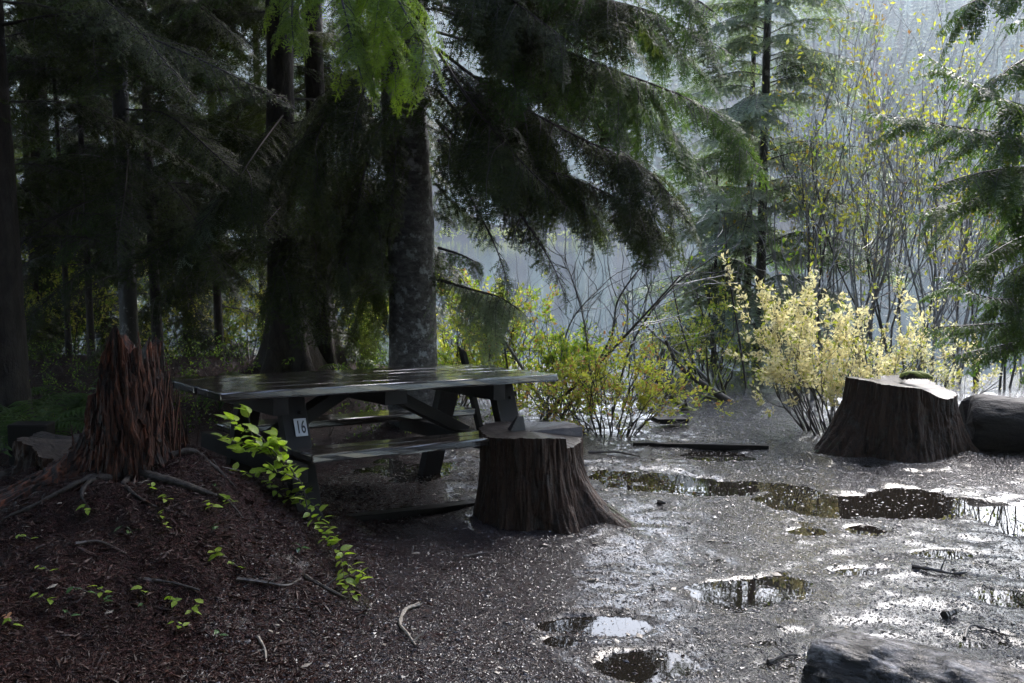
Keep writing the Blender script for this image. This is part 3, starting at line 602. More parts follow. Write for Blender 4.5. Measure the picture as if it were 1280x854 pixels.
def shrub(name, label, px, Y, H, Wd, nst, nleaf, lsize, lmat, stem='twig', seed=0, group=None, depth=2, cat='shrub', kids=(2, 4), up=.15, low=.2, yw=.35, r=.007, X=None, lean=0, spread=.55):
    rs = np.random.RandomState(seed); x = at(px, 400, Y)[0] if X is None else X; z0 = gz(x, Y)
    root = thing(name, label, cat, (x, Y, z0), 0, group); g = G(); tips = []
    for k in range(nst):
        a = rs.rand() * 6.28; b = rs.rand() ** .6; o = np.array([math.cos(a) * b * Wd * .25, math.sin(a) * b * yw * .5, -.03]); d = np.array([math.cos(a) * b * Wd / H * .75 + lean, math.sin(a) * b * yw / H, 1.0])
        grow(g, rs, o, d, H * rs.uniform(.5, .8), r, depth, tips, .25, up, kids, 0, spread)
    link('stems', g.mesh('stems', M[stem]), root)
    if nleaf:
        tips = [t for t in tips if t[0][2] > low * H] or tips; hub = rs.rand(len(tips) // 7 + 1); ok = np.nonzero(hub[np.arange(len(tips)) // 7] > .4)[0]; idx = rs.choice(ok, nleaf) if len(ok) else rs.randint(0, len(tips), nleaf)
        P = np.array([tips[i][0] for i in idx]) + rs.normal(size=(nleaf, 3)) * lsize * .4; D = np.array([tips[i][1] for i in idx]) * .5 + rs.normal(size=(nleaf, 3)) * .7
        mats = [M[q] for q in lmat]; mi = rs.choice(len(mats), nleaf, p=[.7] + [.3 / (len(mats) - 1)] * (len(mats) - 1) if len(mats) > 1 else None)
        tag(link('leaves', leaves(G(), P, D, lsize, rs, np.tile(mi, 4)).mesh('leaves', mats), root), kind='stuff')
    return root
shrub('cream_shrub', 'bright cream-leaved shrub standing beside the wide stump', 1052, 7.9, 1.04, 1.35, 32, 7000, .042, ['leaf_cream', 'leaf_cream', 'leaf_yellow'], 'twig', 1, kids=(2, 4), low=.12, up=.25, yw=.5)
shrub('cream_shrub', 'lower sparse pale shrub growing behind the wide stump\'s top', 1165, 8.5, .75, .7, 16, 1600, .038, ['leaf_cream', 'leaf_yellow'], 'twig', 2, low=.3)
shrub('yellow_shrub', 'tangled yellow-green bush whose dark stems show, directly beyond the bench end', 765, 7.9, .74, 1.0, 30, 4600, .036, ['leaf_yellow', 'leaf_lime', 'leaf_pink'], 'twig', 3, low=.06, yw=.4, up=.05, kids=(3, 5))
for i, (px, Y, h, w, n, lm) in enumerate([(585, 9.4, .95, .8, 1000, ['leaf_yellow', 'leaf_lime']), (650, 9.2, .98, .8, 1100, ['leaf_lime', 'leaf_yellow', 'leaf_pink']), (700, 8.7, .7, .7, 900, ['leaf_lime', 'leaf_yellow']), (825, 10.4, .6, .7, 300, ['leaf_yellow', 'leaf_cream']),
     (560, 8.9, .5, .7, 500, ['leaf_lime', 'leaf_yellow']), (885, 10.6, .8, .9, 600, ['leaf_yellow', 'leaf_lime'])]):
    shrub('yellow_shrub', ['yellow leafy shrub beside the pointed post behind the table', 'lime and yellow shrub with pinkish tips behind the far table end', 'low lime shrub seen under and past the tabletop corner', 'pale yellow shrub right of the tangled bush, beneath the arching stems', 'low green shrub at the foot of the thick trunk, right side', 'thin yellow undergrowth bush behind the mossy fallen limbs'][i], px, Y, h, w, 20, int(n * 3), .040, lm, 'twig', 30 + i, low=.05, kids=(2, 4))
for i, (px, Y, h, w) in enumerate([(95, 11.2, 1.1, 1.3), (165, 11.6, 1.25, 1.3), (225, 11.4, .9, 1.0), (50, 11.8, 1.1, 1.0), (300, 11.4, .9, 1.0), (435, 11.0, .9, 1.0), (370, 11.6, 1.0, 1.0), (130, 12.6, 1.5, 1.5)]):
    shrub('sunlit_shrub', ['sunlit yellow shrub glimpsed left of the lichen-patched trunk, above the decayed stump', 'sunlit shrub glimpsed directly behind the lichen-patched trunk', 'sunlit shrub glimpsed just right of the lichen-patched trunk', 'sunlit shrub glimpsed nearest the left edge trunk', 'sunlit shrub glimpsed just left of the twin trunks', 'sunlit shrub glimpsed between the twin trunks and the thick scaly trunk', 'sunlit shrub glimpsed behind the twin trunks', 'taller sunlit shrub farthest back, left of the lichen-patched trunk'][i], px, Y, h, w, 12, 1500, .045, ['leaf_yellow', 'leaf_lime'], 'twig', 50 + i, 'sunlit shrubs behind the dark wood', low=.2)
for i, (px, Y, h, w, n, lf) in enumerate([(1000, 10.2, 2.6, .8, 260, 'leaf_autumn'), (1045, 10.6, 3.0, .9, 300, 'leaf_autumn'), (1085, 9.8, 2.6, .8, 240, 'leaf_autumn'), (1125, 10.4, 3.0, .9, 280, 'leaf_yellow'), (1160, 9.6, 2.5, .8, 220, 'leaf_autumn'), (1200, 10.2, 2.6, .9, 260, 'leaf_yellow'), (1240, 9.8, 2.2, .9, 220, 'leaf_autumn'), (1070, 11.4, 2.8, 1.2, 260, 'leaf_autumn'), (1290, 10.4, 2.4, 1.0, 200, 'leaf_yellow'), (905, 11.4, 1.7, .6, 110, 'leaf_autumn'), (1020, 9.2, 2.0, .6, 110, 'leaf_lime')]):
    shrub('vine_maple', ['twiggy maple just right of the young fir, rust leaves at its top', 'tall twiggy maple in the middle of the thicket with brown leaves', 'twiggy maple rising behind the cream shrub', 'tall twiggy maple with yellow leaves highest at its tip', 'twiggy maple standing behind the left half of the wide stump', 'yellow-leaved twiggy maple above the right half of the wide stump', 'low twiggy maple under the cedar boughs', 'twiggy maple farthest back in the thicket, near the shore', 'twiggy maple cut by the right edge behind the cedar', 'small twiggy maple left of the young fir', 'short sparse maple with green leaves before the young fir'][i],
          px, Y, h, w, 6 if px > 1025 else 3, int(n * (1.9 if px > 1025 else 1.0)), .055, [lf, 'leaf_yellow' if lf != 'leaf_yellow' else 'leaf_lime'], 'twig_grey' if i % 3 else 'twig', 70 + i, 'twiggy maples along the lake shore', 3, 'small tree', (3, 4), .35, .35, .3, .013, spread=.5)

# hand-placed arching bare stems between the table and the fir
def stems(name, label, paths, mat, cat='shrub', sub=10, seed=0, leaf=0, lm='leaf_lime'):
    rs = np.random.RandomState(seed); o = at(*paths[0][0][0]); root = thing(name, label, cat, (o[0], o[1], o[2])); tips = []
    for k, (pp, r) in enumerate(paths):
        P = curve([at(*q) - o for q in pp], 22); g = G().tube(P, np.linspace(r, r * .3, 22), 7, 0)
        link('stem', g.mesh('stem', M[mat[k % len(mat)]], True), root)
        g = G()
        for j in range(sub):
            i = rs.randint(6, 22); d = nrm(nrm(P[min(i, 20) + 1] - P[min(i, 20)]) + rs.normal(size=3) * .8 + [0, 0, .25]); grow(g, rs, P[i], d, rs.uniform(.2, .6) , r * .28, 1, tips, .3, .1, (1, 3), 0, .6)
        if sub: link('twigs', g.mesh('twigs', M[mat[(k + 1) % len(mat)]]), root)
    if leaf:
        idx = rs.randint(0, len(tips), leaf); P = np.array([tips[i][0] for i in idx]); D = rs.normal(size=(leaf, 3))
        tag(link('leaves', leaves(G(), P, D, .06, rs).mesh('leaves', M[lm]), root), kind='stuff')
stems('arching_bush', 'bare arching dark stems fanning up behind the tangled yellow bush', [
    ([(668, 545, 8.4), (700, 500, 8.4), (748, 455, 8.3), (800, 400, 8.2), (850, 345, 8.2)], .022),
    ([(668, 545, 8.4), (695, 470, 8.5), (715, 400, 8.5), (760, 350, 8.5)], .012), ([(690, 540, 8.5), (760, 430, 8.5), (775, 370, 8.5), (830, 300, 8.5)], .015),
    ([(740, 540, 8.6), (735, 440, 8.6), (725, 380, 8.6), (705, 320, 8.6)], .013), ([(760, 540, 8.6), (790, 430, 8.7), (840, 360, 8.7), (895, 320, 8.7)], .013),
    ([(700, 540, 8.6), (640, 440, 8.7), (610, 405, 8.7), (590, 395, 8.7)], .018), ([(640, 500, 8.7), (630, 430, 8.7), (625, 400, 8.7)], .012)], ['twig', 'twig_grey'], sub=22, seed=2)
stems('leaning_bush', 'long thin stems leaning left with a few lime leaves above the path', [
    ([(930, 540, 9.6), (880, 470, 9.4), (820, 420, 9.2), (770, 370, 9.2)], .02), ([(925, 545, 9.6), (870, 460, 9.6), (845, 380, 9.6), (836, 310, 9.6)], .013),
    ([(900, 540, 9.8), (840, 440, 9.8), (810, 360, 9.8), (808, 320, 9.8)], .012), ([(940, 540, 9.8), (925, 430, 9.8), (912, 350, 9.8), (905, 270, 9.8)], .014),
    ([(800, 540, 9.8), (793, 440, 9.8), (790, 350, 9.8)], .014)], ['twig_grey', 'twig'], sub=8, seed=3, leaf=46)
stems('mossy_limbs', 'thick moss-covered limbs sweeping down left from the base of the young fir', [
    ([(955, 545, 9.0), (905, 528, 8.9), (858, 512, 8.8), (828, 482, 8.8), (815, 466, 8.8)], .058), ([(958, 538, 9.1), (915, 505, 9.2), (880, 482, 9.2), (848, 455, 9.2), (832, 425, 9.2)], .05),
    ([(952, 540, 9.2), (915, 520, 9.3), (905, 490, 9.3), (898, 465, 9.3)], .03)], ['mossy_bark', 'twig'], 'fallen limb', sub=5, seed=4)

# ------------------------------------------------------------------ picnic table
Qx, Qy, Qyaw, Qt, Qr, TL, TW, GAP, BL = .287, 6.03, .619, .041, -.043, 2.106, .96, .225, 1.725
u = np.array([math.cos(Qyaw) * math.cos(Qt), math.sin(Qyaw) * math.cos(Qt), -math.sin(Qt)]); w = nrm(np.array([-math.sin(Qyaw), math.cos(Qyaw), math.tan(Qr)])); nn = np.cross(u, w)
tb = thing('picnic_table', 'dark wet timber picnic table numbered 16 with two attached benches', 'picnic table')
O0 = np.array([Qx, Qy, .761]); org = O0 - nn * .76
tb.matrix_world = Matrix(((u[0], w[0], nn[0], org[0]), (u[1], w[1], nn[1], org[1]), (u[2], w[2], nn[2], org[2]), (0, 0, 0, 1)))
def bbox(name, c, d, m, bev=.006, seed=0, parent=tb, rot=None, warp=.0015):
    import bmesh
    bm = bmesh.new(); bmesh.ops.create_cube(bm, size=1.0)
    for v in bm.verts: v.co = Vector((v.co.x * d[0], v.co.y * d[1], v.co.z * d[2]))
    bmesh.ops.bevel(bm, geom=bm.edges[:], offset=bev, segments=2, profile=.6, affect='EDGES')
    rs = random.Random(seed)
    ax = max(range(3), key=lambda i: d[i])
    k = max(2, int(d[ax] / .12)); 
    for j in range(1, k):
        co = [0, 0, 0]; co[ax] = -d[ax] / 2 + d[ax] * j / k; no = [0, 0, 0]; no[ax] = 1
        bmesh.ops.bisect_plane(bm, geom=bm.verts[:] + bm.edges[:] + bm.faces[:], plane_co=co, plane_no=no)
    for v in bm.verts: v.co += Vector([rs.uniform(-warp, warp) for _ in range(3)])
    me = bpy.data.meshes.new(name); bm.to_mesh(me); bm.free(); me.materials.append(m)
    for p in me.polygons: p.use_smooth = False
    o = link(name, me, parent, c); 
    if rot: o.rotation_euler = rot
    return o
TT = .045
pw = TW / 5
for k in range(5):                                   # tabletop planks, front one thicker as an apron board
    bbox('tabletop_plank', (-TL / 2 + [.0, .006, -.004, .003, -.005][k], pw * (k + .5), .76 - TT / 2 - (.0006 * k)), (TL, pw - .009, TT), M['table_wood'], .010, k)
for s, y in ((0, -GAP + .135), (1, TW + GAP - .135)):
    for j in range(2):
        bbox('seat_plank', (-BL / 2 + .004 * j, y - .067 + .134 * j, .45 - .0225 - .0008 * j), (BL, .127, TT), M['table_wood'], .010, 10 + s * 2 + j)
def strut(name, a, b, wd, th, seed=0, m='table_leg', up=(1, 0, 0)):
    a, b = Vector(a), Vector(b); L = (b - a).length; o = bbox(name, (a + b) / 2, (L, th, wd), M[m], .005, seed)
    x = (b - a).normalized(); y = Vector(up); z = x.cross(y).normalized(); y = z.cross(x); o.rotation_euler = Matrix((x, y, z)).transposed().to_euler(); return o
for xx in (-.42, -1.78):                             # two trestles
    strut('top_beam', (xx, .03, .76 - TT - .047), (xx, TW - .03, .76 - TT - .047), .09, .085, 20)
    strut('seat_beam', (xx, -GAP + .02, .45 - TT - .047), (xx, TW + GAP - .02, .45 - TT - .047), .09, .085, 22)
    for sg, y0, y1 in ((0, .20, -.10), (1, TW - .20, TW + .10)):
        lg = strut('leg', (xx + .115, y0, .76 - TT - .012), (xx + .115, y1, -.05), .07, .14, 24 + sg)
        if xx < -1 and sg == 0: leg16 = lg
    strut('brace', (xx + .03, TW / 2, .45 - TT - .02), (-1.10 + (-.12 if xx < -1 else .12), TW / 2, .76 - TT - .03), .13, .07, 28)
strut('center_beam', (-1.10, .05, .76 - TT - .040), (-1.10, TW - .05, .76 - TT - .040), .08, .14, 29)
# bolt heads and fallen needles on the table
for xx in (-.42, -1.78):
    for yy, zz in ((.165, .62), (.045, .40 - .01), (-.005, .375)):
        y_ = .20 - .30 * (.703 - zz) / .765 - .041
        g = G().tube([(0, 0, 0), (0, -.006, 0), (0, -.009, 0)], [.011, .011, .005], 8); link('bolt', g.mesh('bolt', M['table_leg']), tb, (xx + .115 + (.03 if zz > .5 else -.02), y_, zz))
rs = np.random.RandomState(31); n = 900; X_, Y_ = -rs.rand(n) * TL, rs.rand(n) ** .8 * TW; a = rs.rand(n) * 6.28; L_ = rs.uniform(.006, .022, n)
d = np.stack([np.cos(a), np.sin(a), rs.normal(size=n) * .1], -1) * L_[:, None]; l = np.stack([-np.sin(a), np.cos(a), 0 * a], -1) * .0012; C = np.stack([X_, Y_, np.full(n, .7622)], -1); V = np.stack([C - d / 2, C + l, C + d / 2 + [0, 0, .001], C - l], 1).reshape(-1, 3)
V = V @ np.stack([u, w, nn]) + org; i = np.arange(n)[:, None] * 4; tag(link('table_litter', G().add(V, i + [0, 3, 2, 1]).mesh('table_litter', M['litter'])), 'fallen needles and crumbs scattered on the wet tabletop', 'litter', kind='stuff')
# number plate 16 on the near left leg
def digits(txt, size, parent, loc, rot, m, name='number'):
    cu = bpy.data.curves.new(name, 'FONT'); cu.body = txt; cu.size = size; cu.align_x = 'CENTER'; cu.align_y = 'CENTER'; cu.extrude = .0012; cu.offset = size * .010; cu.resolution_u = 4
    t = bpy.data.objects.new(name, cu); COL.objects.link(t); bpy.context.view_layer.update(); dg = bpy.context.evaluated_depsgraph_get(); me = bpy.data.meshes.new_from_object(t.evaluated_get(dg))
    bpy.data.objects.remove(t); me.materials.clear(); me.materials.append(m); o = link(name, me, parent, loc, rot); return o
ptilt = math.atan2(.30, .765)
plc = (-1.78 + .135, .20 - .30 * (.70 - .545) / .765 - .045, .545)
plate = bbox('number_plate', plc, (.068, .095, .004), M['plate_white'], .001, 3, tb, (math.pi / 2 - ptilt, 0, 0), 0)
digits('16', .098, plate, (0, -.002, .0025), (0, 0, 0), M['print_black']).scale = (.56, 1, 1)
# ------------------------------------------------------------------ stumps
def stumpmesh(rb, rt, h, seed, flare=lambda a: 0.0, ztop=lambda a: 0.0, ridge=.05, na=380, nz=56, sx=1.0, sy=1.0, power=2.2, lean=(0, 0), inner=None, crumb=.0):
    na = max(na, 380); nz = max(nz, 56); a = np.arange(na) * 2 * math.pi / na; t = np.linspace(0, 1, nz); A, T = np.meshgrid(a, t)
    fl = np.array([flare(x) for x in a])[None]; zt = np.array([ztop(x) for x in a])[None]
    R_ = rt + (rb - rt) * (1 - T) ** power + fl * (1 - T) ** 2.6
    R_ = R_ * (1 + ridge * fbm(np.cos(A) * 5, np.sin(A) * 5, T * .9, seed, 4) + ridge * .5 * fbm(np.cos(A) * 16, np.sin(A) * 16, T * 2.2, seed + 7, 3))
    gr = np.clip(1 - np.abs(fbm(np.cos(A) * 9, np.sin(A) * 9, T * 2.2, seed + 40, 4)) * 6, 0, 1); R_ = R_ * (1 - .042 * gr)
    R_ = R_ * (1 + crumb * np.round(3 * fbm(np.cos(A) * 6, np.sin(A) * 6, T * 7, seed + 50, 3) + (.8 if crumb else 0) * vnoise(np.cos(A) * 17, np.sin(A) * 17, T * 4, seed + 52)) + .012 * fbm(np.cos(A) * 30, np.sin(A) * 30, T * 9, seed + 60, 2))
    Zt = (h + zt) * T - .08 * (1 - T)
    V = np.stack([R_ * np.cos(A) * sx + lean[0] * T, R_ * np.sin(A) * sy + lean[1] * T, Zt], -1)
    i = np.arange(nz - 1)[:, None] * na; j = np.arange(na)[None]; j2 = (j + 1) % na
    g = G().add(V.reshape(-1, 3), np.stack([i + j, i + j2, i + na + j2, i + na + j], -1).reshape(-1, 4))
    rim = V[-1]; c = rim.mean(0); rings = [rim]
    for q in (.93, .8, .6, .4, .2, .03): rings.append(c + (rim - c) * q)
    W = np.array(rings); 
    for k in range(1, len(W)):
        W[k, :, 2] = W[k, :, 2] + .010 * fbm(W[k, :, 0] * 14, W[k, :, 1] * 14, 0, seed + 5) + (0 if inner is None else inner(W[k]))
    n = len(W); i = np.arange(n - 1)[:, None] * na
    t2 = G().add(W.reshape(-1, 3), np.stack([i + j, i + j2, i + na + j2, i + na + j], -1).reshape(-1, 4))
    return g, t2
# near stump in front of the bench
c = onz(668, 648); sroot = thing('tree_stump', 'dark furrowed stump with flared root standing in front of the bench end', 'tree stump', (c[0], c[1] + .05, 0))
def fl1(a): return .42 * math.exp(-((a - 5.95) / .30) ** 2) + .16 * math.exp(-((a - 5.25) / .22) ** 2) + .06 * math.exp(-((a - 3.4) / .5) ** 2)
def zt1(a):
    d = (a - 5.95 + math.pi) % (2 * math.pi) - math.pi; return -.055 * (1 if abs(d) < .5 else 0) + .012 * math.sin(a * 3)
gs, gt = stumpmesh(.325, .285, .505, 3, fl1, zt1, .10, lean=(-.02, 0))
link('bark', gs.mesh('bark', M['stump_bark'], True), sroot); link('cut_face', gt.mesh('cut_face', M['stump_bark_top'], True), sroot)
g = G().box((0, 0, .04), (.10, .05, .09), 0, .35); link('splinter', g.mesh('splinter', M['stump_cut']), sroot, (-.10, .02, .495), (0, .25, .4))
# wide stump on the right
c = onz(1138, 578); s2 = thing('tree_stump', 'wide low stump with pale wet cut top beside the cream shrub', 'tree stump', (c[0] + .07, c[1] + .42, 0))
def fl2(a): return .16 * math.exp(-((a - 3.5) / .4) ** 2) + .10 * math.exp(-((a - 5.9) / .4) ** 2) + .05 * math.cos(a * 4)
def zt2(a): return -.10 * float(sstep(.25, .9, math.cos(a + .25))) + .02 * math.sin(a * 2 + 1)
gs, gt = stumpmesh(.56, .39, .53, 8, fl2, zt2, .09, sy=.8, power=1.5)
link('bark', gs.mesh('bark', M['stump_bark'], True), s2); link('cut_face', gt.mesh('cut_face', M['stump_cut'], True), s2)
rs = np.random.RandomState(4); g = G()
for k in range(5): g.tube(curve([(.02 + .03 * k, .05, .53), (.07 + .02 * k, .02 + .03 * rs.rand(), .57), (.16 + .02 * k, .0, .54)], 6), [.018, .028, .016, .022, .02, .01], 7)
link('moss_chunk', g.mesh('moss_chunk', M['mossy_bark'], True), s2)
# rotten red stump on the mound
c = at(158, 560, 4.75); s3 = thing('rotten_stump', 'tall jagged rotten red stump on the mound at the left end of the table', 'tree stump', (c[0], c[1], gz(c[0], c[1]) - .06))
def zt3(a):
    x = vnoise(math.cos(a) * 3.5, math.sin(a) * 3.5, 0, 12) * .5 + vnoise(math.cos(a) * 14, math.sin(a) * 14, 0, 19) * .15
    return float(.13 * x - .30 * float(sstep(.15, .95, -math.cos(a - .2))) + .10 * math.exp(-((a - 4.9) / .25) ** 2))
gs, gt = stumpmesh(.27, .165, .66, 21, lambda a: .50 * math.exp(-((a - 3.3) / .6) ** 2) + .12 * math.exp(-((a - 6.0) / .35) ** 2), zt3, .07, 420, 110, crumb=.05, inner=lambda Wk: -.10 * (1 - np.clip(np.hypot(Wk[:, 0], Wk[:, 1]) / .16, 0, 1)))
link('rotten_wood', gs.mesh('rotten_wood', M['rot_wood']), s3); link('hollow_top', gt.mesh('hollow_top', M['rot_wood']), s3)
sm = []
for k in range(6):
    rs = np.random.RandomState(200 + k); L = .16 + .05 * k; n = 6; z = np.linspace(0, L, n); P = np.stack([.006 * rs.normal(size=n), .006 * rs.normal(size=n), z], -1)
    sm.append(G().tube(P, np.array([.7, 1, .9, .8, .5, .2]) * .012, 5).mesh('splinter', M['rot_wood']))
rs = np.random.RandomState(6)
for k in range(130):
    a = rs.uniform(-1.7, .9) if k < 110 else rs.uniform(0, 6.28); z = rs.uniform(.0, .40); rr = .165 + .135 * (1 - z / .66) ** 2.2 + rs.uniform(-.01, .02)
    if math.cos(a) < -.2: z *= .5
    link('splinter', sm[rs.randint(6)], s3, (rr * math.cos(a), rr * math.sin(a), z), (rs.uniform(-.10, .10), rs.uniform(-.10, .10), a), (rs.uniform(.25, .6), rs.uniform(.3, 1.3), rs.uniform(.3, .9)))
rs = np.random.RandomState(17)
for k in range(6):
    a = -1.9 + k * .42 + rs.uniform(-.12, .12); L = rs.uniform(.45, .95); x0, y0 = s3.location.x, s3.location.y; pts = []
    for q in np.linspace(.18, 1, 7):
        aa = a + .25 * math.sin(q * 5 + k); X_, Y_ = x0 + math.cos(aa) * L * q, y0 + math.sin(aa) * L * q; pts.append((X_ - x0, Y_ - y0, gz(X_, Y_) - s3.location.z + .02 * (1 - q) + .012 * rs.rand() - .01))
    link('root', G().tube(curve(pts, 20), np.linspace(.034, .005, 20) * rs.uniform(.5, 1.0) * (1 + .2 * rs.normal(size=20).clip(-1, 1)), 8).mesh('root', M['bark_dark'], True), s3)
# low decayed remnant left of it
c = at(105, 575, 5.0); s4 = thing('rotten_stump', 'low broad decayed stump remnant left of the tall red one', 'tree stump', (c[0], c[1] + .1, gz(c[0], c[1]) - .15))
gs, gt = stumpmesh(.44, .34, .24, 33, lambda a: .1 * math.cos(a * 3), lambda a: .07 * vnoise(math.cos(a) * 3, math.sin(a) * 3, 0, 3), .22, 140, 30)
link('rotten_wood', gs.mesh('rotten_wood', M['stump_bark']), s4); link('decayed_top', gt.mesh('decayed_top', M['bark_dark']), s4)
c = at(40, 545, 5.6); b = tag(bbox('timber_post', (c[0], c[1], c[2] - .15), (.22, .12, .45), M['table_leg'], .008, 5, None), 'squared dark timber end beyond the low decayed stump at far left', 'post')

# ------------------------------------------------------------------ logs
def log(name, label, a, b, r0, r1, m, seed, endm='stump_cut', rough=.10, cat='log', flake=0):
    a, b = np.array(a, float), np.array(b, float); L = float(np.linalg.norm(b - a)); n = int(L / .02); t = np.linspace(0, 1, n); na = 110; an = np.arange(na) * 2 * math.pi / na
    A, T = np.meshgrid(an, t); C, S_ = np.cos(A), np.sin(A); R_ = (r0 + (r1 - r0) * T) * (1 + rough * fbm(C * 1.6, S_ * 1.6, T * L * 2.5, seed) + rough * .5 * fbm(C * 5, S_ * 5, T * L * 8, seed + 3, 3))
    R_ = R_ + flake * sstep(-.03, .03, fbm(C * 3, S_ * 3, T * L * 6, seed + 8, 5)) + .0025 * fbm(C * 22, S_ * 22, T * L * 12, seed + 11, 3)
    R_ = R_ * (1 - .22 * np.exp(-T * L / .03)); X_ = T * L + .03 * np.exp(-T * L / .05) * vnoise(C * 3, S_ * 3, 0, seed)
    V = np.stack([X_, R_ * C, R_ * S_], -1); root = thing(name, label, cat, a); d = Vector(b - a); root.rotation_euler = d.to_track_quat('X', 'Z').to_euler()
    i = np.arange(n - 1)[:, None] * na; j = np.arange(na)[None]; j2 = (j + 1) % na
    link('bark', G().add(V.reshape(-1, 3), np.stack([i + j, i + j2, i + na + j2, i + na + j], -1).reshape(-1, 4)).mesh('bark', M[m], True), root)
    for e in (0, -1):
        W = np.vstack([V[e], [[.012 if e == 0 else L - .012, 0, 0]]]); f = [[(k + 1) % na, k, na, na] for k in range(na)]
        link('cut_end', G().add(W, f if e == 0 else [[q[1], q[0], q[2], q[3]] for q in f]).mesh('cut_end', M[endm]), root)
    return root
A_ = onz(1016, 792, .27); log('fallen_log', 'pale-barked wet log lying in the near right corner', (A_[0], A_[1] - .02, .115), (A_[0] + 1.5, A_[1] - 1.05, .12), .18, .165, 'pale_bark', 5, 'stump_bark', .16, flake=.012)
A_ = onz(1236, 590); log('fallen_log', 'dark round log lying behind the right side of the wide stump', (A_[0] + .16, A_[1] + .75, .18), (A_[0] + 1.8, A_[1] + .6, .14), .23, .21, 'log_dark', 6, 'log_dark')
A_ = onz(20, 640, .25); log('fallen_log', 'dark ribbed log end at the left edge below the ferns', (A_[0] + .28, A_[1] + .35, .42), (A_[0] - .6, A_[1] - .5, .22), .11, .11, 'bark_dark', 9, 'bark_dark')
# edging board across the path, a plank end and the pointed post
def board(name, label, p, q, wd, hh, m, cat, seed):
    p, q = np.array(p), np.array(q); c = (p + q) / 2; L = np.linalg.norm(q - p); o = bbox(name, c, (L, wd, hh), M[m], .006, seed, None, None, .003); o.rotation_euler = (0, -math.atan2(q[2] - p[2], np.hypot(*(q - p)[:2])), math.atan2(q[1] - p[1], q[0] - p[0])); return tag(o, label, cat)
a, b = onz(793, 562), onz(965, 565); board('edging_or_shade_strip', 'long low edging board across the path beyond the puddles', (a[0], a[1] + .1, .012), (b[0], b[1] + .1, .008), .04, .045, 'table_leg', 'board', 1)
a, b = onz(420, 656), onz(592, 636); board('edging_or_shade_strip', 'low dark strip added for the bench shadow, left of the furrowed stump', (a[0], a[1], .01), (b[0], b[1], .01), .08, .07, 'table_leg', 'board', 6)  # dark strip standing in for the shadow under the bench
a, b = onz(818, 534), onz(856, 532); board('plank', 'short wet plank lying by the mossy limbs', (a[0], a[1], .06), (b[0], b[1], .05), .16, .04, 'table_leg', 'plank', 2)
a, b = at(603, 548, 7.9), at(577, 434, 7.9)
g = G().tube([a, a + (b - a) * .5, a + (b - a) * .93, b + [-.02, 0, 0]], [.035, .035, .034, .006], 6); o = tag(link('pointed_post', g.mesh('pointed_post', M['table_leg'])), 'dark pointed post leaning up behind the far table edge', 'post')

# ------------------------------------------------------------------ sticks, cones, leaves on the ground
def stick(label, pts, r, m='stick', twigs=0, seed=0, cat='stick', lift=.008):
    P = [onz(*p) for p in pts]; P = np.array([[p[0], p[1], gz(p[0], p[1])] for p in (slopehit(*q) for q in pts)]); P[:, 2] += r * .7 + lift * np.array([k % 2 for k in range(len(P))])
    C = curve(P, 14); rs = np.random.RandomState(seed); g = G().tube(C, np.linspace(r, r * .45, 14) * (1 + .25 * rs.normal(size=14).clip(-1, 1)), 6)
    for k in range(twigs):
        i = rs.randint(3, 13); d = nrm(rs.normal(size=3) * [1, 1, .4] + [0, 0, .3]); g.tube([C[i], C[i] + d * .03, C[i] + d * .07], [r * .5, r * .4, r * .15], 4)
    return tag(link('stick', g.mesh('stick', M[m])), label, cat)
def slopehit(px, py):               # where the view ray meets the uneven ground
    r = ray(px, py); t = np.linspace(1.8, 14, 1500); X = r[0] * t; Y = r[1] * t; Z = EYE + r[2] * t; h = gheight(X, Y); k = np.argmax(Z < h); return X[k], Y[k], h[k]
stick('pale curved stick lying on the gravel left of the near puddles', [(524, 758), (507, 766), (500, 782), (509, 796), (520, 809)], .010, 'stick_pale', 1, 1)
stick('dark broken stick lying on the wet gravel above the near log', [(1140, 710), (1165, 716), (1190, 719), (1209, 720)], .012, 'stick', 1, 2)
stick('long thin twig across the litter at the foot of the mound, left part', [(95, 682), (125, 683), (158, 697)], .008, 'stick', 1, 3)
stick('dark twig lying mid-slope below the rotten stump', [(180, 727), (215, 733), (250, 740)], .008, 'stick', 0, 4)
stick('forked wet stick beside the pale one at the mound foot', [(296, 727), (330, 733), (358, 734), (376, 728)], .010, 'stick', 2, 5)
stick('wet glinting stick ending under the trailing lime leaves', [(380, 722), (400, 735), (432, 750)], .011, 'stick', 1, 6)
stick('short pale stick standing out in the litter at the bottom left', [(323, 800), (331, 815), (333, 830)], .007, 'stick_pale', 0, 7)
stick('thin dark twig left of the pale curved stick\'s top', [(580, 697), (600, 695), (620, 692)], .006, 'stick', 0, 8)
stick('small dark wood chunk in the wet gravel above the near log\'s middle', [(1180, 774), (1196, 770)], .022, 'stick', 0, 9, 'wood chunk')
stick('thin dark twig arching on the gravel left of the near log', [(960, 830), (985, 823), (1000, 822)], .009, 'stick', 1, 10)
stick('little twig crossing the puddle rim above the near log end', [(890, 742), (925, 742), (955, 735)], .006, 'stick_pale', 0, 11)
stick('crooked twig on the gravel right of the small wood chunk', [(1205, 800), (1213, 786), (1240, 790), (1262, 800)], .007, 'stick', 2, 12)
stick('small flat bark flake on the gravel beside the stump root', [(822, 630), (832, 633)], .016, 'stick', 0, 13, 'bark flake')
stick('bleached bark strip lying against the far edge of the long puddle', [(735, 567), (770, 568), (800, 572)], .012, 'stick', 0, 14, 'bark strip')

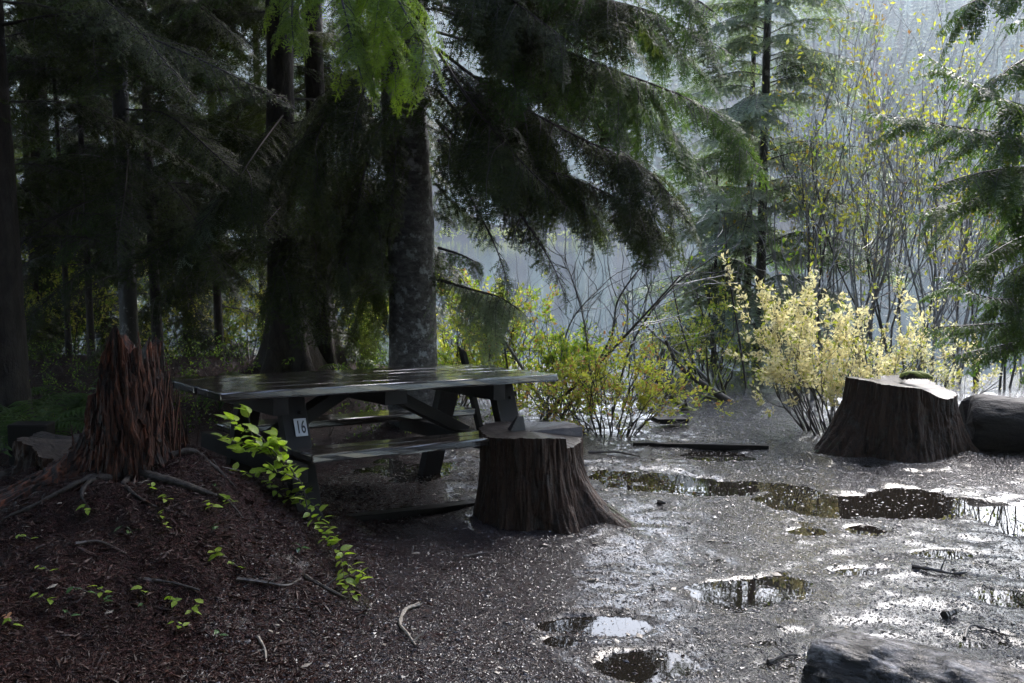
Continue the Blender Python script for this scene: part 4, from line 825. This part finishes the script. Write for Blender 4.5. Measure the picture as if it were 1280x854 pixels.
# ------------------------------------------------------------------ leafy plants near the viewer (every leaf an object)
def leafmesh(m, fold=.18, seed=0):
    ys = [0, .12, .32, .55, .78, 1.0]; ws = [.02, .17, .27, .25, .14, .0]; v = []; f = []
    for k, (y, wd) in enumerate(zip(ys, ws)): z = -.22 * y * y; v += [(y, -wd, z + fold * wd), (y, 0, z), (y, wd, z + fold * wd)]
    for k in range(5): a = k * 3; f += [[a, a + 3, a + 4, a + 1], [a + 1, a + 4, a + 5, a + 2]]
    return G().add(v, f).mesh('leaf', m, True)
LF = {k: leafmesh(M[k]) for k in ('leaf_fresh', 'leaf_lime', 'leaf_glossy', 'leaf_pink')}
def plant(name, label, stems_, size, mat='leaf_fresh', every=1, seed=0, cat='plant', second=None, grp=None, r=.003, spots=None):
    rs = np.random.RandomState(seed); o = np.array(stems_[0][0]); root = thing(name, label, cat, o, 0, grp); g = G()
    for P in stems_:
        C = curve(np.array(P) - o, max(8, int(len(P) * 4))); g.tube(C, np.linspace(r, r * .4, len(C)), 4)
        k0 = 2
        for i in range(k0, len(C), every):
            T = nrm(C[min(i + 1, len(C) - 1)] - C[i - 1]); sd = 1 if i % 2 else -1
            for q in ((sd,) if i < len(C) - 1 else (-1, 0, 1)):
                az = math.atan2(T[1], T[0]) + q * rs.uniform(.6, 1.2); m = LF[mat if (second is None or rs.rand() > .22) else second]
                link('leaf', m, root, C[i] + rs.normal(size=3) * .006, (rs.uniform(-.7, .7), rs.uniform(-.9, .25), az), size * rs.uniform(.65, 1.2))
    link('stem', g.mesh('stem', M['twig']), root)
    return root
plant('leafy_sapling', 'lime-leaved sapling hanging in front of the number 16 leg', [
    [at(385, 640, 4.3), at(375, 600, 4.25), at(345, 575, 4.2), at(318, 550, 4.2), at(310, 515, 4.2)], [at(345, 575, 4.2), at(320, 560, 4.15), at(298, 553, 4.15), at(280, 548, 4.1)],
    [at(360, 588, 4.2), at(350, 565, 4.2), at(345, 545, 4.2)], [at(330, 562, 4.2), at(338, 555, 4.2), at(352, 556, 4.2)], [at(372, 600, 4.2), at(360, 580, 4.2), at(350, 572, 4.2), at(366, 590, 4.2)], [at(345, 575, 4.2), at(325, 545, 4.12), at(300, 535, 4.1), at(288, 522, 4.1)], [at(360, 588, 4.2), at(340, 562, 4.15), at(322, 558, 4.15), at(305, 562, 4.1)], [at(372, 600, 4.2), at(352, 590, 4.15), at(335, 588, 4.12)]], .062, 'leaf_fresh', 1, 1)
def onmound(px, py, lift=.03): x, y, z = slopehit(px, py); return np.array([x, y, z + lift])
plant('trailing_plant', 'lime-leaved vine trailing down the right edge of the mound', [
    [onmound(278, 592, .03), onmound(305, 600, .04), onmound(325, 612, .05), onmound(345, 625, .05), onmound(365, 640, .05)], [onmound(352, 622, .06), onmound(370, 640, .07), onmound(385, 655, .06), onmound(398, 675, .06), onmound(412, 690, .06)],
    [onmound(398, 668, .06), onmound(410, 690, .05), onmound(425, 705, .05), onmound(440, 722, .04), onmound(452, 735, .04)], [onmound(375, 650, .08), onmound(380, 640, .10), onmound(390, 650, .09), onmound(405, 665, .08), onmound(420, 690, .07)],
    [onmound(425, 705, .04), onmound(428, 720, .04), onmound(432, 738, .03)]], .056, 'leaf_fresh', 1, 2, second='leaf_lime')
SP = [((186, 606), .030, 'leaf_fresh', 3, 'seedling with yellow-green leaves against the base of the red stump'), ((208, 622), .032, 'leaf_fresh', 4, 'seedling with three lime leaves just right of the red stump base'), ((206, 642), .028, 'leaf_fresh', 4, 'narrow-leaved seedling hanging under the three-leaved one'),
      ((212, 656), .024, 'leaf_fresh', 3, 'tiny lime seedling lowest below the red stump'), ((268, 690), .036, 'leaf_fresh', 6, 'row of lime leaves lying mid-slope toward the trailing vine'), ((296, 706), .026, 'leaf_lime', 3, 'little lime leaf pair right of the row of leaves mid-slope'),
      ((262, 630), .040, 'leaf_fresh', 5, 'spreading seedling left of the trailing vine top'), ((285, 625), .042, 'leaf_lime', 6, 'long-leaved seedling beneath the trailing vine top'), ((268, 608), .034, 'leaf_glossy', 3, 'glinting grey-leaved sprig high on the mound edge'),
      ((168, 662), .034, 'leaf_glossy', 4, 'sprig of wet silvery leaves below the dark hollow'), ((262, 660), .032, 'leaf_glossy', 3, 'wet silvery leaf beside the mid-slope litter'), ((374, 682), .034, 'leaf_glossy', 4, 'wet silvery sprig below the trailing vine'),
      ((104, 740), .030, 'leaf_glossy', 3, 'wet silvery sprig at far lower left of the mound'), ((131, 738), .034, 'leaf_fresh', 4, 'lime seedling next to the silvery sprig low on the mound'), ((136, 752), .030, 'leaf_glossy', 3, 'wet silvery leaves under the low lime seedling'),
      ((182, 738), .034, 'leaf_lime', 4, 'lime seedling right of the low silvery sprigs'), ((184, 758), .028, 'leaf_glossy', 3, 'dull silvery leaves below the lime seedling'), ((222, 752), .036, 'leaf_lime', 5, 'broad lime seedling at the lower right of the slope'),
      ((245, 760), .034, 'leaf_lime', 5, 'mixed-leaf seedling beside the broad lime one'), ((232, 782), .030, 'leaf_lime', 4, 'lime leaf cluster lowest on the right of the slope'), ((278, 792), .028, 'leaf_glossy', 3, 'wet sprig right of the lowest lime cluster'),
      ((56, 748), .034, 'leaf_lime', 4, 'dim yellow-green seedling near the left edge'), ((22, 778), .034, 'leaf_lime', 3, 'dim seedling closest to the lower left corner'), ((8, 770), .03, 'leaf_pink', 3, 'yellowish seedling cut by the left edge'), ((60, 712), .026, 'leaf_lime', 3, 'small dim seedling halfway down the left slope'),
      ((104, 636), .034, 'leaf_lime', 4, 'dim lime seedling by the low decayed stump'), ((86, 768), .026, 'leaf_glossy', 3, 'small dull sprig among litter at lower left'), ((35, 672), .03, 'leaf_lime', 3, 'small yellowish seedling high on the left slope'), ((440, 742), .036, 'leaf_fresh', 4, 'last lime sprig at the very foot of the mound')]
for i, ((px, py), sz, mt, nl, lb) in enumerate(SP):
    rs = np.random.RandomState(400 + i); b = onmound(px, py + 8, .0); root = thing('seedling', lb, 'seedling', b); g = G()
    C = curve([(0, 0, 0), (rs.uniform(-.02, .02), rs.uniform(-.02, 0), .02), (rs.uniform(-.03, .03), rs.uniform(-.03, 0), .045)], 5); g.tube(C, np.linspace(.002, .001, 5), 4); link('stem', g.mesh('stem', M['twig']), root)
    for k in range(nl): link('leaf', LF[mt], root, C[2 + k % 3] + np.array([rs.uniform(-1, 1) * sz * .5 * (k > 1), 0, 0]), (rs.uniform(-.5, .5), rs.uniform(-.4, .3), k * 6.28 / nl + rs.rand()), sz * rs.uniform(.9, 1.4))
# low brush on the forest floor behind the table
rs = np.random.RandomState(77); g = G(); tips = []
for k in range(520):
    y = rs.uniform(7.2, 12.6); x = rs.uniform(-.62 * y, -.02 * y - .1)
    if rs.rand() < .5 or x < -1: grow(g, rs, np.array([x, y, gz(x, y) - .02]), np.array([rs.normal() * .7, rs.normal() * .7, .8]), rs.uniform(.15, .45), .004, 1, tips, .4, 0, (1, 3), 0, .8, 4)
idx = rs.randint(0, len(tips), 9000); P = np.array([tips[i][0] for i in idx]) + rs.normal(size=(9000, 3)) * .02
leaves(g, P, rs.normal(size=(9000, 3)), .035, rs, np.where(rs.rand(36000) < .8, 1, 2), .5)
tag(link('undergrowth', g.mesh('undergrowth', [M['twig'], M['needles_mid'], M['leaf_lime']])), 'dim low brush and brambles on the forest floor behind the table', 'undergrowth', kind='stuff')
# yellowing ground cover between the shrubs and the shore
rs = np.random.RandomState(88); n = 15000; y = rs.uniform(8.5, 13.2, n); x = rs.uniform(-.5, .56, n) * y; k = (x < .12 * y) | (y > 9.9) & (x > .12 * y); k &= fbm(x * 1.3, y * 1.3, 0, 90) > -.12; x, y = x[k], y[k]; k = (x > -.08 * y); x, y = x[k], y[k]; n = len(x)
P = np.stack([x, y, gheight(x, y) + rs.rand(n) ** 1.5 * .42], -1); g = leaves(G(), P, rs.normal(size=(n, 3)), .05, rs, np.tile(rs.choice(3, n, p=[.5, .4, .1]), 4))
tag(link('ground_cover', g.mesh('ground_cover', [M['leaf_yellow'], M['leaf_lime'], M['leaf_autumn']])), 'yellow and lime ground cover between the shrubs and the lake shore', 'ground cover', kind='stuff')
# ferns at the left
def fernmesh(seed):
    rs = np.random.RandomState(seed); g = G()
    for k in range(11):
        a = rs.rand() * 6.28; L = rs.uniform(.4, .7); P = curve([(0, 0, 0), (math.cos(a) * L * .4, math.sin(a) * L * .4, L * .55), (math.cos(a) * L * .8, math.sin(a) * L * .8, L * .6), (math.cos(a) * L * 1.1, math.sin(a) * L * 1.1, L * .35)], 26); g.tube(P[::3], np.linspace(.004, .001, 9), 3)
        for i in range(3, 25):
            T = nrm(P[i + 1] - P[i - 1]) if i < 25 else None; s = nrm(np.cross(T, [0, 0, 1.])); ln = .11 * math.sin(3.1 * (i / 27.)) + .015
            for q in (-1, 1): g.add([P[i], P[i] + T * .018 + s * q * ln * .5, P[i] + T * .02 + s * q * ln + DOWN * ln * .3, P[i] + T * -.006 + s * q * ln * .45], [[0, 1, 2, 3]])
    return g.mesh('fronds', M['needles_mid'])
FM = [fernmesh(1), fernmesh(2)]
for i, (px, Y, sc, lb) in enumerate([(20, 6.2, 1.0, 'dim fern at the left edge beneath the thick trunk'), (62, 6.6, .9, 'dim fern right of the left edge trunk, near the timber end'), (95, 7.4, .9, 'dim fern farther back left of the decayed stump'), (270, 8.0, .8, 'dim fern behind the left end of the table'), (450, 8.8, .7, 'dim fern seen under the table between the trestles')]):
    x = at(px, 400, Y)[0]; t = thing('fern', lb, 'fern', (x, Y, gz(x, Y)), i * 1.3); link('fronds', FM[i % 2], t, None, None, sc)

# ------------------------------------------------------------------ gravel chips and needle litter (nobody could count them)
def scatter(name, label, n, region, size, asp, mats, seed, thick=.25, mi=None, tilt=.45, dens=None):
    rs = np.random.RandomState(seed); x0, x1, y0, y1 = region; y = y0 + (y1 - y0) * rs.rand(n) ** 1.5; x = (rs.rand(n) * 2 - 1) * (.56 * y + .3); keep = (x > x0) & (x < x1)
    if dens is not None: keep &= rs.rand(n) < dens(x, y)
    x, y = x[keep], y[keep]; n = len(x); z = gheight(x, y); z = np.maximum(z, np.where(z < WZ, WZ - .002, -9)); a = rs.rand(n) * 6.28; s = size * np.exp(rs.normal(size=n) * .45) * (.75 + .06 * y)
    d = np.stack([np.cos(a), np.sin(a), rs.normal(size=n) * tilt * .6], -1); d = nrm(d); l = nrm(np.stack([-np.sin(a), np.cos(a), rs.normal(size=n) * tilt], -1)); up = np.cross(d, l); C = np.stack([x, y, z + s * .12], -1)
    S_ = s[:, None]; wv = (asp * rs.uniform(.6, 1.3, n))[:, None] * S_; th = thick * wv
    V = np.stack([C - d * S_ * .5, C + l * wv * .5, C + d * S_ * .5, C - l * wv * .5, C + up * th + d * S_ * .1], 1).reshape(-1, 3); i = np.arange(n)[:, None] * 5
    g = G().add(V, np.concatenate([i + [0, 4, 3], i + [0, 1, 4], i + [1, 2, 4], i + [2, 3, 4]]) [:, ::1])
    return tag(link(name, g.mesh(name, mats)), label, name.split('_')[-1], kind='stuff')
land = lambda x, y: np.where(gheight(x, y) < WZ - .002, .36, 1.0)
scatter('gravel_chips', 'wet dark gravel and bark chips covering the clearing', 380000, (-1.2, 5, 2.6, 9.5), .0082, .5, M['chips'], 1, tilt=.2, dens=land)
scatter('needle_litter', 'reddish needle and twig litter covering the mound and left ground', 200000, (-6, .9, 2.6, 10), .017, .17, M['litter'], 2, dens=lambda x, y: sstep(.9, -.9, x) * land(x, y) * .9 + .05)
scatter('mound_litter', 'rusty needle litter, bark crumbs and twigs piled over the mound', 190000, (-3.2, -.55, 2.6, 6.2), .020, .2, M['litter'], 5, .5, tilt=.7, dens=lambda x, y: sstep(-.5, -1.0, x))
scatter('fallen_leaves', 'small fallen leaves and bark flakes strewn over the clearing', 1100, (-6, 5, 2.6, 10.5), .020, .6, M['stick_pale'], 3, .08, tilt=.25)

# ------------------------------------------------------------------ air
hz, n, b, out = newmat('haze'); n.nodes.remove(b); pv = N(n, 'ShaderNodeVolumePrincipled'); pv.inputs['Density'].default_value = .00045; pv.inputs['Color'].default_value = (.95, .97, 1, 1); pv.inputs['Anisotropy'].default_value = .2
n.links.new(pv.outputs[0], out.inputs['Volume'])
hb = link('haze', G().box((0, 300, 96), (1100, 860, 206)).mesh('haze', hz)); tag(hb, kind='stuff')
